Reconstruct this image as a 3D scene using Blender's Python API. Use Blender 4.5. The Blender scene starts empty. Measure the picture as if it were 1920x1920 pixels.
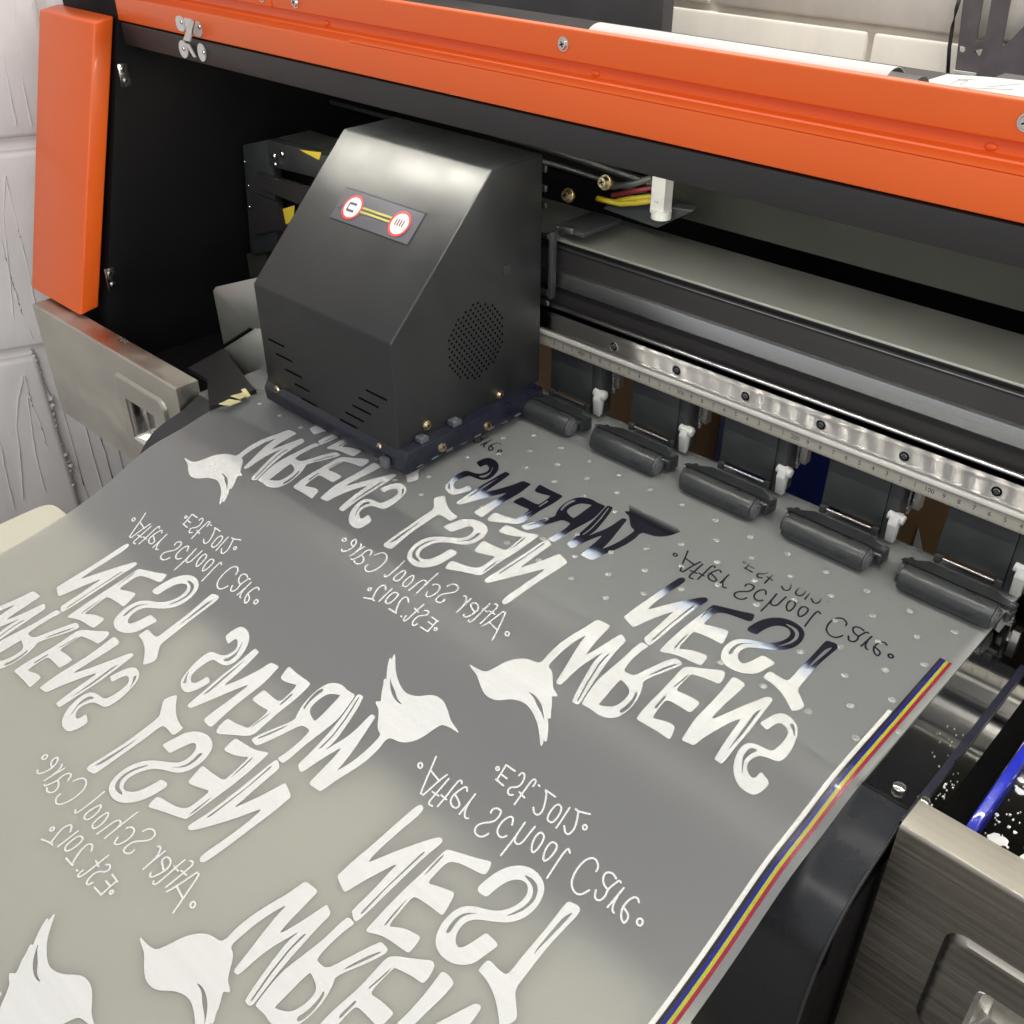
import bpy, bmesh, math, random
from mathutils import Vector, Matrix
from mathutils.geometry import delaunay_2d_cdt
random.seed(7)
scn = bpy.context.scene
COL = scn.collection

# ---- tuning
AMB = 0.64
RAIL_A = -.93
LED_E = 380.0
FILM_D = (.85, .87, .89); FILM_T = (.95, .96, .955); FILM_F = .87
LIGHTS = [
 ('ceiling_tube', (.2, -1.5, 2.1), (-.8, .4, 0), 1.8, .25, 17, (1, .95, .88)),
 ('ceiling_tube', (1.3, .5, 2.3), (-.4, .3, 0), 1.8, .25, 6, (1, .95, .88)),
 ('side_fill', (1.9, -1.3, .9), (-1.0, .5, .1), 1.2, 1.2, 20, (1, .97, .95)),  # added low fill lamp, out of view, to brighten the left wall
 ('rear_wall_fill', (-.6, .97, 1.15), (-.6, 1.22, .15), 1.6, .2, 18, (1, .96, .90)),  # added unseen lamp, set close to the back wall to brighten it
]

# ------------------------------------------------------------------ camera
RIGHT = Vector((0.7261233, 0.6875633, -0.0012892))
DOWN = Vector((0.3880282, -0.4113362, -0.8247646))
FWD = Vector((-0.5676081, 0.5983806, -0.5654748))
CAM = Vector((0, 0, 0.42)); FPX = 1912.6
cam = bpy.data.cameras.new("camera"); camo = bpy.data.objects.new("camera", cam); COL.objects.link(camo)
m = Matrix.Identity(4)
for i in range(3):
    m[i][0] = RIGHT[i]; m[i][1] = -DOWN[i]; m[i][2] = -FWD[i]; m[i][3] = CAM[i]
camo.matrix_world = m
cam.sensor_width = 36; cam.lens = FPX/1920*36; cam.clip_start = 0.01; cam.clip_end = 60
scn.camera = camo
scn.render.resolution_x = 1024; scn.render.resolution_y = 1024
scn.render.engine = 'CYCLES'
scn.view_settings.view_transform = 'Standard'; scn.view_settings.look = 'None'
scn.view_settings.exposure = 0.0; scn.view_settings.gamma = 1
scn.cycles.max_bounces = 10; scn.cycles.diffuse_bounces = 6; scn.cycles.glossy_bounces = 6
scn.cycles.transmission_bounces = 8; scn.cycles.transparent_max_bounces = 12

# ------------------------------------------------------------------ room light
w = bpy.data.worlds.new("World"); scn.world = w; w.use_nodes = True
bg = w.node_tree.nodes['Background']; bg.inputs[0].default_value = (0.94, 0.97, 1.0, 1); bg.inputs[1].default_value = AMB
def area(name, loc, target, sx, sy, power, col):
    l = bpy.data.lights.new(name, 'AREA'); l.shape = 'RECTANGLE'; l.size = sx; l.size_y = sy
    l.energy = power; l.color = col
    o = bpy.data.objects.new(name, l); COL.objects.link(o); o.location = loc
    d = Vector(target)-Vector(loc); o.rotation_euler = d.to_track_quat('-Z', 'Y').to_euler()
    return o
for L in LIGHTS: area(*L)

# ------------------------------------------------------------------ helpers
def ray(px, py): return RIGHT*((px-960)/FPX)+DOWN*((py-960)/FPX)+FWD
def on_y(px, py, y): d = ray(px, py); return CAM+d*(y/d.y)
def on_x(px, py, x): d = ray(px, py); return CAM+d*(x/d.x)
def on_z(px, py, z): d = ray(px, py); return CAM+d*((z-CAM.z)/d.z)

def nodes(name):
    mt = bpy.data.materials.new(name); mt.use_nodes = True
    return mt, mt.node_tree.nodes, mt.node_tree.links, mt.node_tree.nodes['Principled BSDF']
def pm(name, col, rough=.5, metal=0., var=.12, vs=18., bump=0., bs=300., rvar=.12, coat=0., stretch=None, spec=.5, aniso=0.):
    mt, N, L, B = nodes(name)
    tc = N.new('ShaderNodeTexCoord'); mp = N.new('ShaderNodeMapping'); L.new(tc.outputs['Object'], mp.inputs[0])
    if stretch: mp.inputs['Scale'].default_value = stretch
    n = N.new('ShaderNodeTexNoise'); n.inputs['Scale'].default_value = vs; n.inputs['Detail'].default_value = 7; n.inputs['Roughness'].default_value = .62
    L.new(mp.outputs[0], n.inputs['Vector'])
    mx = N.new('ShaderNodeMix'); mx.data_type = 'RGBA'; L.new(n.outputs['Fac'], mx.inputs[0])
    mx.inputs[6].default_value = (*[c*(1-var) for c in col], 1); mx.inputs[7].default_value = (*[min(1, c*(1+var)) for c in col], 1)
    L.new(mx.outputs[2], B.inputs['Base Color'])
    mr = N.new('ShaderNodeMapRange'); mr.inputs['To Min'].default_value = max(.02, rough-rvar); mr.inputs['To Max'].default_value = min(1, rough+rvar)
    mr.inputs['From Min'].default_value = .3; mr.inputs['From Max'].default_value = .7
    L.new(n.outputs['Fac'], mr.inputs['Value']); L.new(mr.outputs[0], B.inputs['Roughness'])
    B.inputs['Metallic'].default_value = metal; B.inputs['Coat Weight'].default_value = coat; B.inputs['Specular IOR Level'].default_value = spec
    if aniso:
        B.inputs['Anisotropic'].default_value = aniso
        tg = N.new('ShaderNodeTangent'); tg.direction_type = 'RADIAL'; tg.axis = 'Y'
        cx = N.new('ShaderNodeCombineXYZ'); cx.inputs[2].default_value = 1.0
        L.new(cx.outputs[0], B.inputs['Tangent'])
    if bump:
        b = N.new('ShaderNodeTexNoise'); b.inputs['Scale'].default_value = bs; b.inputs['Detail'].default_value = 4
        L.new(mp.outputs[0], b.inputs['Vector'])
        bp = N.new('ShaderNodeBump'); bp.inputs['Strength'].default_value = bump; bp.inputs['Distance'].default_value = .001
        L.new(b.outputs['Fac'], bp.inputs['Height']); L.new(bp.outputs[0], B.inputs['Normal'])
    return mt
def emis(name, col, s):
    mt, N, L, B = nodes(name); B.inputs['Emission Color'].default_value = (*col, 1); B.inputs['Emission Strength'].default_value = s
    B.inputs['Base Color'].default_value = (*col, 1); return mt

def link(name, bm, mat, parent=None, smooth=False, bevel=0., seg=2):
    if bevel:
        bmesh.ops.remove_doubles(bm, verts=bm.verts, dist=1e-6)
        es = [e for e in bm.edges if len(e.link_faces) == 2 and e.calc_face_angle(0) > .5]
        bmesh.ops.bevel(bm, geom=es, offset=bevel, segments=seg, affect='EDGES', clamp_overlap=True, profile=.5)
    bmesh.ops.recalc_face_normals(bm, faces=bm.faces)
    me = bpy.data.meshes.new(name); bm.to_mesh(me); bm.free()
    for p in me.polygons: p.use_smooth = True
    if not smooth: me.set_sharp_from_angle(angle=math.radians(33))
    me.materials.append(mat)
    o = bpy.data.objects.new(name, me); COL.objects.link(o)
    if parent is not None:
        o.parent = parent
        if parent.type == 'EMPTY' and parent.parent is None: o.location = -parent.location
    return o
def root(name, loc, label, cat, group=None):
    o = bpy.data.objects.new(name, None); COL.objects.link(o); o.location = loc; o.empty_display_size = .02
    o['label'] = label; o['category'] = cat
    if group: o['group'] = group
    return o
def tag(o, label, cat, group=None):
    o['label'] = label; o['category'] = cat
    if group: o['group'] = group
    return o
def box(bm, a, b):
    vs = [bm.verts.new((x, y, z)) for x in (a[0], b[0]) for y in (a[1], b[1]) for z in (a[2], b[2])]
    for f in ((0,1,3,2),(4,6,7,5),(0,4,5,1),(2,3,7,6),(0,2,6,4),(1,5,7,3)): bm.faces.new([vs[i] for i in f])
def prism_x(bm, prof, x0, x1):
    a = [bm.verts.new((x0, y, z)) for y, z in prof]; b = [bm.verts.new((x1, y, z)) for y, z in prof]
    n = len(prof)
    for i in range(n): bm.faces.new((a[i], a[(i+1) % n], b[(i+1) % n], b[i]))
    bm.faces.new(a[::-1]); bm.faces.new(b)
def solid(bm, pts, off):
    """polygon (3d points) given thickness by the vector off"""
    off = Vector(off); a = [bm.verts.new(p) for p in pts]; b = [bm.verts.new(Vector(p)+off) for p in pts]
    n = len(pts)
    for i in range(n): bm.faces.new((a[i], a[(i+1) % n], b[(i+1) % n], b[i]))
    bm.faces.new(a[::-1]); bm.faces.new(b)
def cyl(bm, p0, p1, r, n=24, r2=None):
    p0 = Vector(p0); p1 = Vector(p1); d = p1-p0
    mtx = Matrix.Translation((p0+p1)/2) @ d.to_track_quat('Z', 'Y').to_matrix().to_4x4()
    bmesh.ops.create_cone(bm, cap_ends=True, cap_tris=False, segments=n, radius1=r, radius2=r if r2 is None else r2, depth=d.length, matrix=mtx)
def tube(bm, pts, r, n=8):
    pts = [Vector(p) for p in pts]; rings = []
    for i, p in enumerate(pts):
        d = (pts[min(i+1, len(pts)-1)]-pts[max(i-1, 0)]).normalized()
        q = d.to_track_quat('Z', 'Y'); rr = r[i] if isinstance(r, (list, tuple)) else r
        rings.append([bm.verts.new(p+q @ Vector((rr*math.cos(t), rr*math.sin(t), 0))) for t in [2*math.pi*k/n for k in range(n)]])
    for a, b in zip(rings, rings[1:]):
        for k in range(n): bm.faces.new((a[k], a[(k+1) % n], b[(k+1) % n], b[k]))
    bm.faces.new(rings[0][::-1]); bm.faces.new(rings[-1])
def screw(name, c, axis, r, parent, mat, h=.0018):
    """pan head screw with a cross recess"""
    c = Vector(c); axis = Vector(axis).normalized(); bm = bmesh.new()
    cyl(bm, c, c+axis*h*.35, r*1.15, 28); cyl(bm, c+axis*h*.35, c+axis*h, r*.95, 28, r*.72)
    o = link(name, bm, mat, parent)
    bm = bmesh.new(); q = axis.to_track_quat('Z', 'Y')
    for a in (0, math.pi/2):
        u = q @ Vector((math.cos(a+.4), math.sin(a+.4), 0)); v = q @ Vector((-math.sin(a+.4), math.cos(a+.4), 0)); p = c+axis*(h*1.0+.00003*(1+a))
        f = [bm.verts.new(p+u*s*r*.48+v*t*r*.11) for s, t in ((-1,-1),(1,-1),(1,1),(-1,1))]; bm.faces.new(f)
    s = link('cross_recess', bm, M['hole'], o)
    return o
def inpoly(x, y, P):
    c = False; j = len(P)-1
    for i in range(len(P)):
        xi, yi = P[i]; xj, yj = P[j]
        if (yi > y) != (yj > y) and x < (xj-xi)*(y-yi)/(yj-yi)+xi: c = not c
        j = i
    return c
def fill(outers, holes):
    """flat triangulated union of outers minus holes -> verts, faces"""
    V = []; F = []
    for P in list(outers)+list(holes):
        s = len(V); V += [Vector(p) for p in P]; F.append(list(range(s, len(V))))
    ov, oe, of, a, b, c = delaunay_2d_cdt(V, [], F, 0, 1e-7)
    bbO = [(min(p[0] for p in P), max(p[0] for p in P), min(p[1] for p in P), max(p[1] for p in P), P) for P in outers]
    bbH = [(min(p[0] for p in P), max(p[0] for p in P), min(p[1] for p in P), max(p[1] for p in P), P) for P in holes]
    keep = []
    for f in of:
        cx = sum(ov[i][0] for i in f)/len(f); cy = sum(ov[i][1] for i in f)/len(f)
        t = lambda B: any(q[0] <= cx <= q[1] and q[2] <= cy <= q[3] and inpoly(cx, cy, q[4]) for q in B)
        if t(bbO) and not t(bbH): keep.append(f)
    return ov, keep

# ---- traced artwork on the film, 1/100 mm
OUTERS=[[(-33785,31766),(-33722,31781),(-33656,31786),(-33565,31788),(-33451,31789),(-33340,31794),(-33231,31802),(-33124,31815),(-33020,31831),(-32928,31849),(-32847,31867),(-32777,31886),(-32719,31906),(-32669,31928),(-32627,31952),(-32593,31979),(-32566,32007),(-32537,32055),(-32505,32123),(-32469,32210),(-32431,32317),(-32393,32431),(-32356,32552),(-32320,32680),(-32285,32815),(-32248,32945),(-32209,33070),(-32168,33191),(-32125,33306),(-32077,33416),(-32024,33520),(-31965,33619),(-31900,33713),(-31832,33802),(-31758,33886),(-31680,33965),(-31597,34039),(-31515,34104),(-31432,34159),(-31350,34205),(-31268,34242),(-31182,34275),(-31092,34302),(-30998,34325),(-30899,34344),(-30812,34362),(-30736,34379),(-30672,34396),(-30618,34413),(-30573,34433),(-30537,34457),(-30509,34483),(-30490,34513),(-30475,34547),(-30465,34586),(-30459,34630),(-30457,34679),(-30421,34719),(-30353,34750),(-30251,34773),(-30116,34788),(-30013,34788),(-29941,34774),(-29900,34746),(-29891,34704),(-29878,34668),(-29861,34639),(-29840,34617),(-29815,34602),(-29779,34585),(-29732,34566),(-29673,34546),(-29603,34524),(-29534,34495),(-29465,34458),(-29397,34414),(-29329,34363),(-29256,34299),(-29179,34223),(-29098,34135),(-29012,34035),(-28922,33935),(-28828,33833),(-28730,33732),(-28629,33630),(-28537,33549),(-28455,33488),(-28383,33449),(-28321,33430),(-28257,33409),(-28192,33385),(-28126,33358),(-28059,33329),(-28005,33301),(-27965,33274),(-27939,33248),(-27925,33223),(-27931,33180),(-27980,33146),(-28010,33129),(-28042,33108),(-28074,33086),(-28106,33062),(-28126,33035),(-28132,33006),(-28125,32975),(-28104,32942),(-28061,32887),(-27996,32811),(-27909,32713),(-27800,32593),(-27711,32490),(-27643,32402),(-27595,32330),(-27567,32274),(-27528,32212),(-27478,32145),(-27416,32072),(-27344,31992),(-27287,31926),(-27246,31873),(-27221,31833),(-27211,31805),(-27208,31764),(-27229,31740),(-27270,31733),(-27297,31735),(-27329,31741),(-27304,31681),(-27247,31616),(-27160,31527),(-27073,31434),(-26986,31336),(-26899,31233),(-26811,31125),(-26731,31021),(-26658,30920),(-26593,30823),(-26535,30729),(-26491,30653),(-26461,30593),(-26444,30549),(-26443,30503),(-26470,30477),(-26513,30485),(-26543,30494),(-26579,30508),(-26605,30489),(-26595,30455),(-26570,30406),(-26548,30356),(-26528,30307),(-26510,30256),(-26495,30206),(-26488,30169),(-26501,30134),(-26550,30150),(-26587,30175),(-26633,30213),(-26688,30263),(-26751,30321),(-26822,30388),(-26901,30464),(-26988,30550),(-27077,30634),(-27168,30717),(-27260,30799),(-27355,30881),(-27452,30958),(-27552,31033),(-27654,31103),(-27759,31170),(-27866,31233),(-27975,31294),(-28085,31351),(-28198,31406),(-28310,31457),(-28422,31504),(-28535,31548),(-28647,31589),(-28756,31621),(-28860,31645),(-28960,31661),(-29056,31669),(-29149,31671),(-29239,31665),(-29326,31654),(-29411,31636),(-29495,31614),(-29578,31588),(-29661,31558),(-29744,31525),(-29823,31488),(-29900,31447),(-29974,31403),(-30046,31356),(-30115,31306),(-30182,31253),(-30246,31197),(-30309,31139),(-30369,31084),(-30428,31034),(-30485,30988),(-30540,30947),(-30598,30908),(-30659,30873),(-30723,30841),(-30790,30813),(-30861,30789),(-30936,30769),(-31015,30754),(-31099,30744),(-31183,30738),(-31267,30735),(-31352,30736),(-31438,30741),(-31523,30753),(-31607,30772),(-31691,30799),(-31774,30833),(-31860,30870),(-31950,30911),(-32043,30956),(-32139,31004),(-32232,31054),(-32324,31106),(-32412,31160),(-32499,31216),(-32579,31267),(-32653,31312),(-32721,31352),(-32783,31386),(-32852,31419),(-32928,31450),(-33012,31479),(-33104,31506),(-33201,31535),(-33304,31564),(-33413,31595),(-33528,31626),(-33621,31655),(-33692,31681),(-33742,31703),(-33771,31723),(-33793,31755)],
[(-30426,34748),(-30447,34871),(-30466,34988),(-30483,35099),(-30499,35205),(-30513,35304),(-30522,35435),(-30526,35596),(-30526,35799),(-30520,36044),(-30506,36277),(-30485,36499),(-30452,36735),(-30409,36984),(-30365,37219),(-30319,37438),(-30267,37671),(-30207,37918),(-30158,38150),(-30119,38367),(-30088,38584),(-30063,38801),(-30041,38983),(-30020,39131),(-30002,39244),(-29987,39322),(-29950,39384),(-29891,39429),(-29812,39457),(-29711,39467),(-29606,39478),(-29499,39489),(-29388,39501),(-29274,39513),(-29180,39514),(-29105,39504),(-29050,39484),(-29015,39453),(-28986,39399),(-28964,39322),(-28947,39222),(-28937,39100),(-28924,38966),(-28909,38823),(-28892,38669),(-28873,38504),(-28854,38332),(-28836,38151),(-28818,37963),(-28801,37766),(-28780,37571),(-28754,37376),(-28724,37181),(-28689,36987),(-28656,36853),(-28625,36779),(-28596,36765),(-28568,36811),(-28540,36872),(-28512,36948),(-28483,37038),(-28454,37144),(-28422,37264),(-28389,37400),(-28355,37551),(-28318,37717),(-28283,37894),(-28248,38080),(-28215,38276),(-28183,38482),(-28154,38669),(-28128,38835),(-28105,38982),(-28086,39108),(-28064,39205),(-28040,39272),(-28013,39310),(-27984,39318),(-27933,39313),(-27859,39296),(-27762,39265),(-27643,39221),(-27550,39171),(-27483,39113),(-27443,39050),(-27430,38979),(-27417,38889),(-27407,38778),(-27398,38648),(-27390,38497),(-27378,38329),(-27360,38143),(-27335,37930),(-27304,37689),(-27274,37461),(-27246,37244),(-27218,37029),(-27190,36818),(-27160,36604),(-27126,36388),(-27086,36147),(-27038,35882),(-26996,35650),(-26957,35450),(-26919,35261),(-26882,35082),(-26842,34900),(-26799,34715),(-26753,34528),(-26705,34339),(-26661,34160),(-26620,33994),(-26584,33838),(-26552,33694),(-26555,33583),(-26593,33506),(-26666,33462),(-26774,33451),(-26861,33448),(-26926,33451),(-26970,33462),(-26992,33479),(-27027,33545),(-27076,33659),(-27137,33820),(-27211,34030),(-27282,34240),(-27350,34453),(-27439,34753),(-27549,35142),(-27632,35444),(-27689,35661),(-27759,35951),(-27844,36313),(-27898,36603),(-27920,36819),(-27929,37035),(-27924,37249),(-27929,37367),(-27972,37310),(-28010,37136),(-28052,36952),(-28099,36759),(-28150,36557),(-28206,36346),(-28252,36133),(-28288,35919),(-28315,35703),(-28331,35485),(-28342,35274),(-28346,35070),(-28344,34872),(-28337,34680),(-28331,34510),(-28327,34361),(-28326,34233),(-28326,34127),(-28347,34046),(-28387,33990),(-28448,33959),(-28528,33953),(-28594,33956),(-28644,33968),(-28678,33990),(-28698,34020),(-28726,34097),(-28763,34220),(-28820,34431),(-28895,34727),(-28961,34984),(-29018,35201),(-29091,35474),(-29180,35803),(-29251,36077),(-29306,36294),(-29366,36540),(-29431,36817),(-29483,37059),(-29522,37268),(-29555,37472),(-29581,37671),(-29609,37793),(-29638,37838),(-29670,37806),(-29703,37697),(-29737,37572),(-29772,37433),(-29808,37279),(-29845,37111),(-29877,36928),(-29904,36733),(-29927,36523),(-29946,36300),(-29959,36081),(-29966,35866),(-29967,35654),(-29963,35446),(-29958,35263),(-29953,35106),(-29948,34974),(-29942,34868),(-29933,34774),(-29919,34693),(-29902,34624),(-29881,34567),(-29876,34516),(-29887,34470),(-29914,34430),(-29957,34396),(-30012,34384),(-30080,34394),(-30161,34427),(-30255,34482),(-30330,34554),(-30387,34643)],
[(-26630,39598),(-26604,39618),(-26565,39633),(-26515,39644),(-26453,39650),(-26378,39652),(-26311,39651),(-26251,39646),(-26198,39637),(-26151,39625),(-26123,39587),(-26112,39524),(-26119,39434),(-26143,39320),(-26163,39190),(-26177,39047),(-26187,38890),(-26191,38718),(-26193,38543),(-26191,38364),(-26186,38182),(-26179,37996),(-26167,37826),(-26152,37670),(-26134,37529),(-26111,37403),(-26089,37301),(-26066,37223),(-26043,37170),(-26020,37140),(-25985,37118),(-25937,37105),(-25877,37099),(-25804,37103),(-25736,37106),(-25671,37110),(-25610,37115),(-25553,37120),(-25499,37131),(-25448,37149),(-25401,37173),(-25356,37202),(-25314,37243),(-25275,37293),(-25239,37355),(-25206,37426),(-25168,37523),(-25123,37645),(-25073,37792),(-25017,37965),(-24960,38142),(-24903,38323),(-24845,38507),(-24787,38696),(-24723,38890),(-24652,39088),(-24569,39305),(-24474,39542),(-24397,39714),(-24337,39821),(-24290,39877),(-24254,39882),(-24192,39883),(-24103,39880),(-23989,39871),(-23848,39859),(-23752,39812),(-23700,39732),(-23694,39619),(-23732,39472),(-23778,39315),(-23834,39148),(-23899,38971),(-23972,38785),(-24046,38604),(-24121,38430),(-24197,38262),(-24273,38100),(-24347,37934),(-24419,37765),(-24487,37592),(-24553,37415),(-24591,37268),(-24601,37151),(-24582,37064),(-24535,37006),(-24488,36938),(-24442,36859),(-24396,36769),(-24350,36667),(-24305,36561),(-24262,36449),(-24220,36331),(-24179,36209),(-24144,36081),(-24114,35948),(-24090,35810),(-24071,35666),(-24057,35520),(-24048,35373),(-24044,35225),(-24044,35074),(-24053,34930),(-24069,34792),(-24093,34659),(-24125,34533),(-24160,34420),(-24198,34319),(-24240,34232),(-24286,34157),(-24336,34088),(-24391,34025),(-24451,33968),(-24516,33917),(-24585,33870),(-24657,33829),(-24734,33791),(-24814,33759),(-24898,33731),(-24986,33709),(-25079,33691),(-25177,33679),(-25273,33674),(-25370,33677),(-25465,33686),(-25560,33703),(-25650,33714),(-25735,33718),(-25814,33715),(-25888,33706),(-25966,33698),(-26049,33690),(-26136,33684),(-26227,33678),(-26302,33678),(-26360,33682),(-26402,33691),(-26428,33706),(-26456,33751),(-26487,33828),(-26520,33937),(-26555,34077),(-26591,34227),(-26628,34387),(-26666,34556),(-26704,34735),(-26738,34909),(-26767,35077),(-26791,35239),(-26810,35397),(-26821,35555),(-26826,35713),(-26824,35873),(-26814,36033),(-26803,36199),(-26789,36373),(-26773,36554),(-26755,36742),(-26737,36939),(-26719,37145),(-26698,37391),(-26674,37678),(-26660,37933),(-26657,38157),(-26661,38384),(-26674,38615),(-26682,38825),(-26685,39013),(-26684,39184),(-26678,39338),(-26667,39458),(-26651,39545)],
[(-23340,39719),(-23231,39822),(-23123,39914),(-23017,39994),(-22913,40063),(-22810,40120),(-22701,40186),(-22584,40261),(-22460,40344),(-22330,40435),(-22201,40526),(-22076,40616),(-21952,40704),(-21831,40792),(-21725,40853),(-21633,40887),(-21556,40895),(-21493,40877),(-21439,40852),(-21393,40820),(-21356,40782),(-21328,40738),(-21297,40673),(-21263,40588),(-21228,40483),(-21189,40357),(-21162,40243),(-21144,40141),(-21138,40050),(-21141,39971),(-21151,39908),(-21166,39861),(-21188,39829),(-21215,39814),(-21270,39798),(-21353,39781),(-21464,39764),(-21604,39747),(-21740,39725),(-21874,39698),(-22004,39667),(-22132,39631),(-22255,39596),(-22372,39563),(-22484,39532),(-22592,39502),(-22675,39475),(-22735,39451),(-22772,39430),(-22795,39363),(-22802,39283),(-22806,39171),(-22807,39027),(-22805,38864),(-22801,38680),(-22792,38438),(-22780,38136),(-22739,37937),(-22669,37840),(-22568,37807),(-22436,37837),(-22302,37863),(-22164,37883),(-22024,37900),(-21881,37911),(-21741,37920),(-21604,37927),(-21471,37932),(-21341,37934),(-21242,37922),(-21173,37896),(-21135,37854),(-21126,37799),(-21120,37739),(-21115,37675),(-21112,37606),(-21110,37533),(-21112,37452),(-21116,37360),(-21123,37260),(-21133,37151),(-21156,37069),(-21191,37012),(-21238,36983),(-21299,36980),(-21382,36978),(-21488,36978),(-21618,36979),(-21770,36981),(-21932,36981),(-22101,36980),(-22280,36976),(-22467,36971),(-22609,36942),(-22706,36891),(-22757,36816),(-22763,36719),(-22766,36613),(-22766,36500),(-22763,36379),(-22758,36251),(-22747,36113),(-22730,35966),(-22708,35810),(-22680,35646),(-22642,35530),(-22592,35463),(-22531,35446),(-22459,35478),(-22376,35513),(-22280,35551),(-22173,35592),(-22053,35636),(-21941,35673),(-21837,35702),(-21739,35724),(-21649,35738),(-21565,35745),(-21486,35744),(-21412,35735),(-21343,35718),(-21284,35679),(-21233,35618),(-21190,35535),(-21157,35430),(-21124,35324),(-21094,35219),(-21065,35114),(-21037,35009),(-21024,34928),(-21025,34871),(-21041,34838),(-21072,34829),(-21140,34824),(-21245,34823),(-21388,34826),(-21568,34832),(-21747,34836),(-21924,34838),(-22100,34837),(-22275,34833),(-22450,34828),(-22624,34822),(-22798,34815),(-22971,34806),(-23107,34805),(-23206,34812),(-23267,34827),(-23290,34849),(-23312,34889),(-23332,34948),(-23349,35025),(-23364,35121),(-23378,35238),(-23391,35377),(-23402,35537),(-23411,35720),(-23415,35912),(-23415,36115),(-23409,36334),(-23397,36568),(-23387,36783),(-23378,36979),(-23370,37160),(-23363,37327),(-23361,37508),(-23364,37703),(-23373,37919),(-23386,38154),(-23401,38384),(-23418,38607),(-23441,38875),(-23469,39186),(-23462,39424),(-23417,39587)],
[(-20831,40865),(-20805,40883),(-20764,40897),(-20710,40910),(-20641,40919),(-20558,40926),(-20471,40926),(-20379,40920),(-20283,40908),(-20183,40890),(-20104,40864),(-20045,40830),(-20008,40788),(-19992,40739),(-19979,40656),(-19967,40539),(-19958,40388),(-19951,40204),(-19949,40016),(-19952,39822),(-19960,39624),(-19973,39422),(-19983,39214),(-19991,39000),(-19997,38777),(-20001,38543),(-20003,38314),(-20005,38090),(-20005,37859),(-20004,37621),(-19989,37473),(-19958,37414),(-19913,37439),(-19853,37546),(-19791,37667),(-19726,37802),(-19658,37950),(-19587,38113),(-19518,38279),(-19451,38448),(-19385,38620),(-19322,38795),(-19254,38979),(-19183,39172),(-19107,39375),(-19027,39588),(-18948,39799),(-18870,40009),(-18788,40227),(-18704,40454),(-18634,40628),(-18580,40747),(-18537,40821),(-18506,40849),(-18466,40872),(-18416,40888),(-18358,40900),(-18289,40905),(-18234,40887),(-18190,40844),(-18160,40777),(-18141,40685),(-18122,40561),(-18101,40404),(-18070,40137),(-18031,39760),(-18000,39460),(-17978,39237),(-17946,38902),(-17903,38436),(-17877,38101),(-17868,37878),(-17864,37598),(-17866,37262),(-17866,36982),(-17863,36758),(-17857,36519),(-17847,36264),(-17841,36043),(-17838,35855),(-17836,35684),(-17838,35532),(-17844,35415),(-17856,35333),(-17872,35288),(-17934,35270),(-17989,35267),(-18062,35266),(-18152,35269),(-18224,35275),(-18277,35285),(-18312,35298),(-18350,35378),(-18374,35490),(-18401,35650),(-18431,35857),(-18460,36069),(-18486,36284),(-18515,36547),(-18546,36859),(-18571,37127),(-18591,37350),(-18615,37669),(-18645,38083),(-18682,38310),(-18726,38351),(-18783,38299),(-18855,38156),(-18927,37996),(-19001,37819),(-19083,37605),(-19173,37356),(-19254,37125),(-19326,36912),(-19403,36673),(-19486,36407),(-19550,36185),(-19594,36007),(-19627,35848),(-19649,35707),(-19669,35593),(-19688,35504),(-19706,35442),(-19723,35406),(-19742,35376),(-19764,35351),(-19788,35332),(-19815,35319),(-19871,35303),(-19956,35286),(-20070,35267),(-20213,35245),(-20324,35235),(-20403,35234),(-20449,35243),(-20483,35333),(-20507,35454),(-20551,35721),(-20614,36134),(-20654,36452),(-20670,36674),(-20677,36900),(-20675,37128),(-20672,37354),(-20668,37578),(-20663,37834),(-20655,38122),(-20653,38378),(-20657,38601),(-20669,38881),(-20689,39215),(-20711,39494),(-20734,39716),(-20769,39986),(-20816,40303),(-20847,40526),(-20863,40657),(-20871,40741),(-20871,40780),(-20864,40814),(-20851,40842)],
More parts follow.
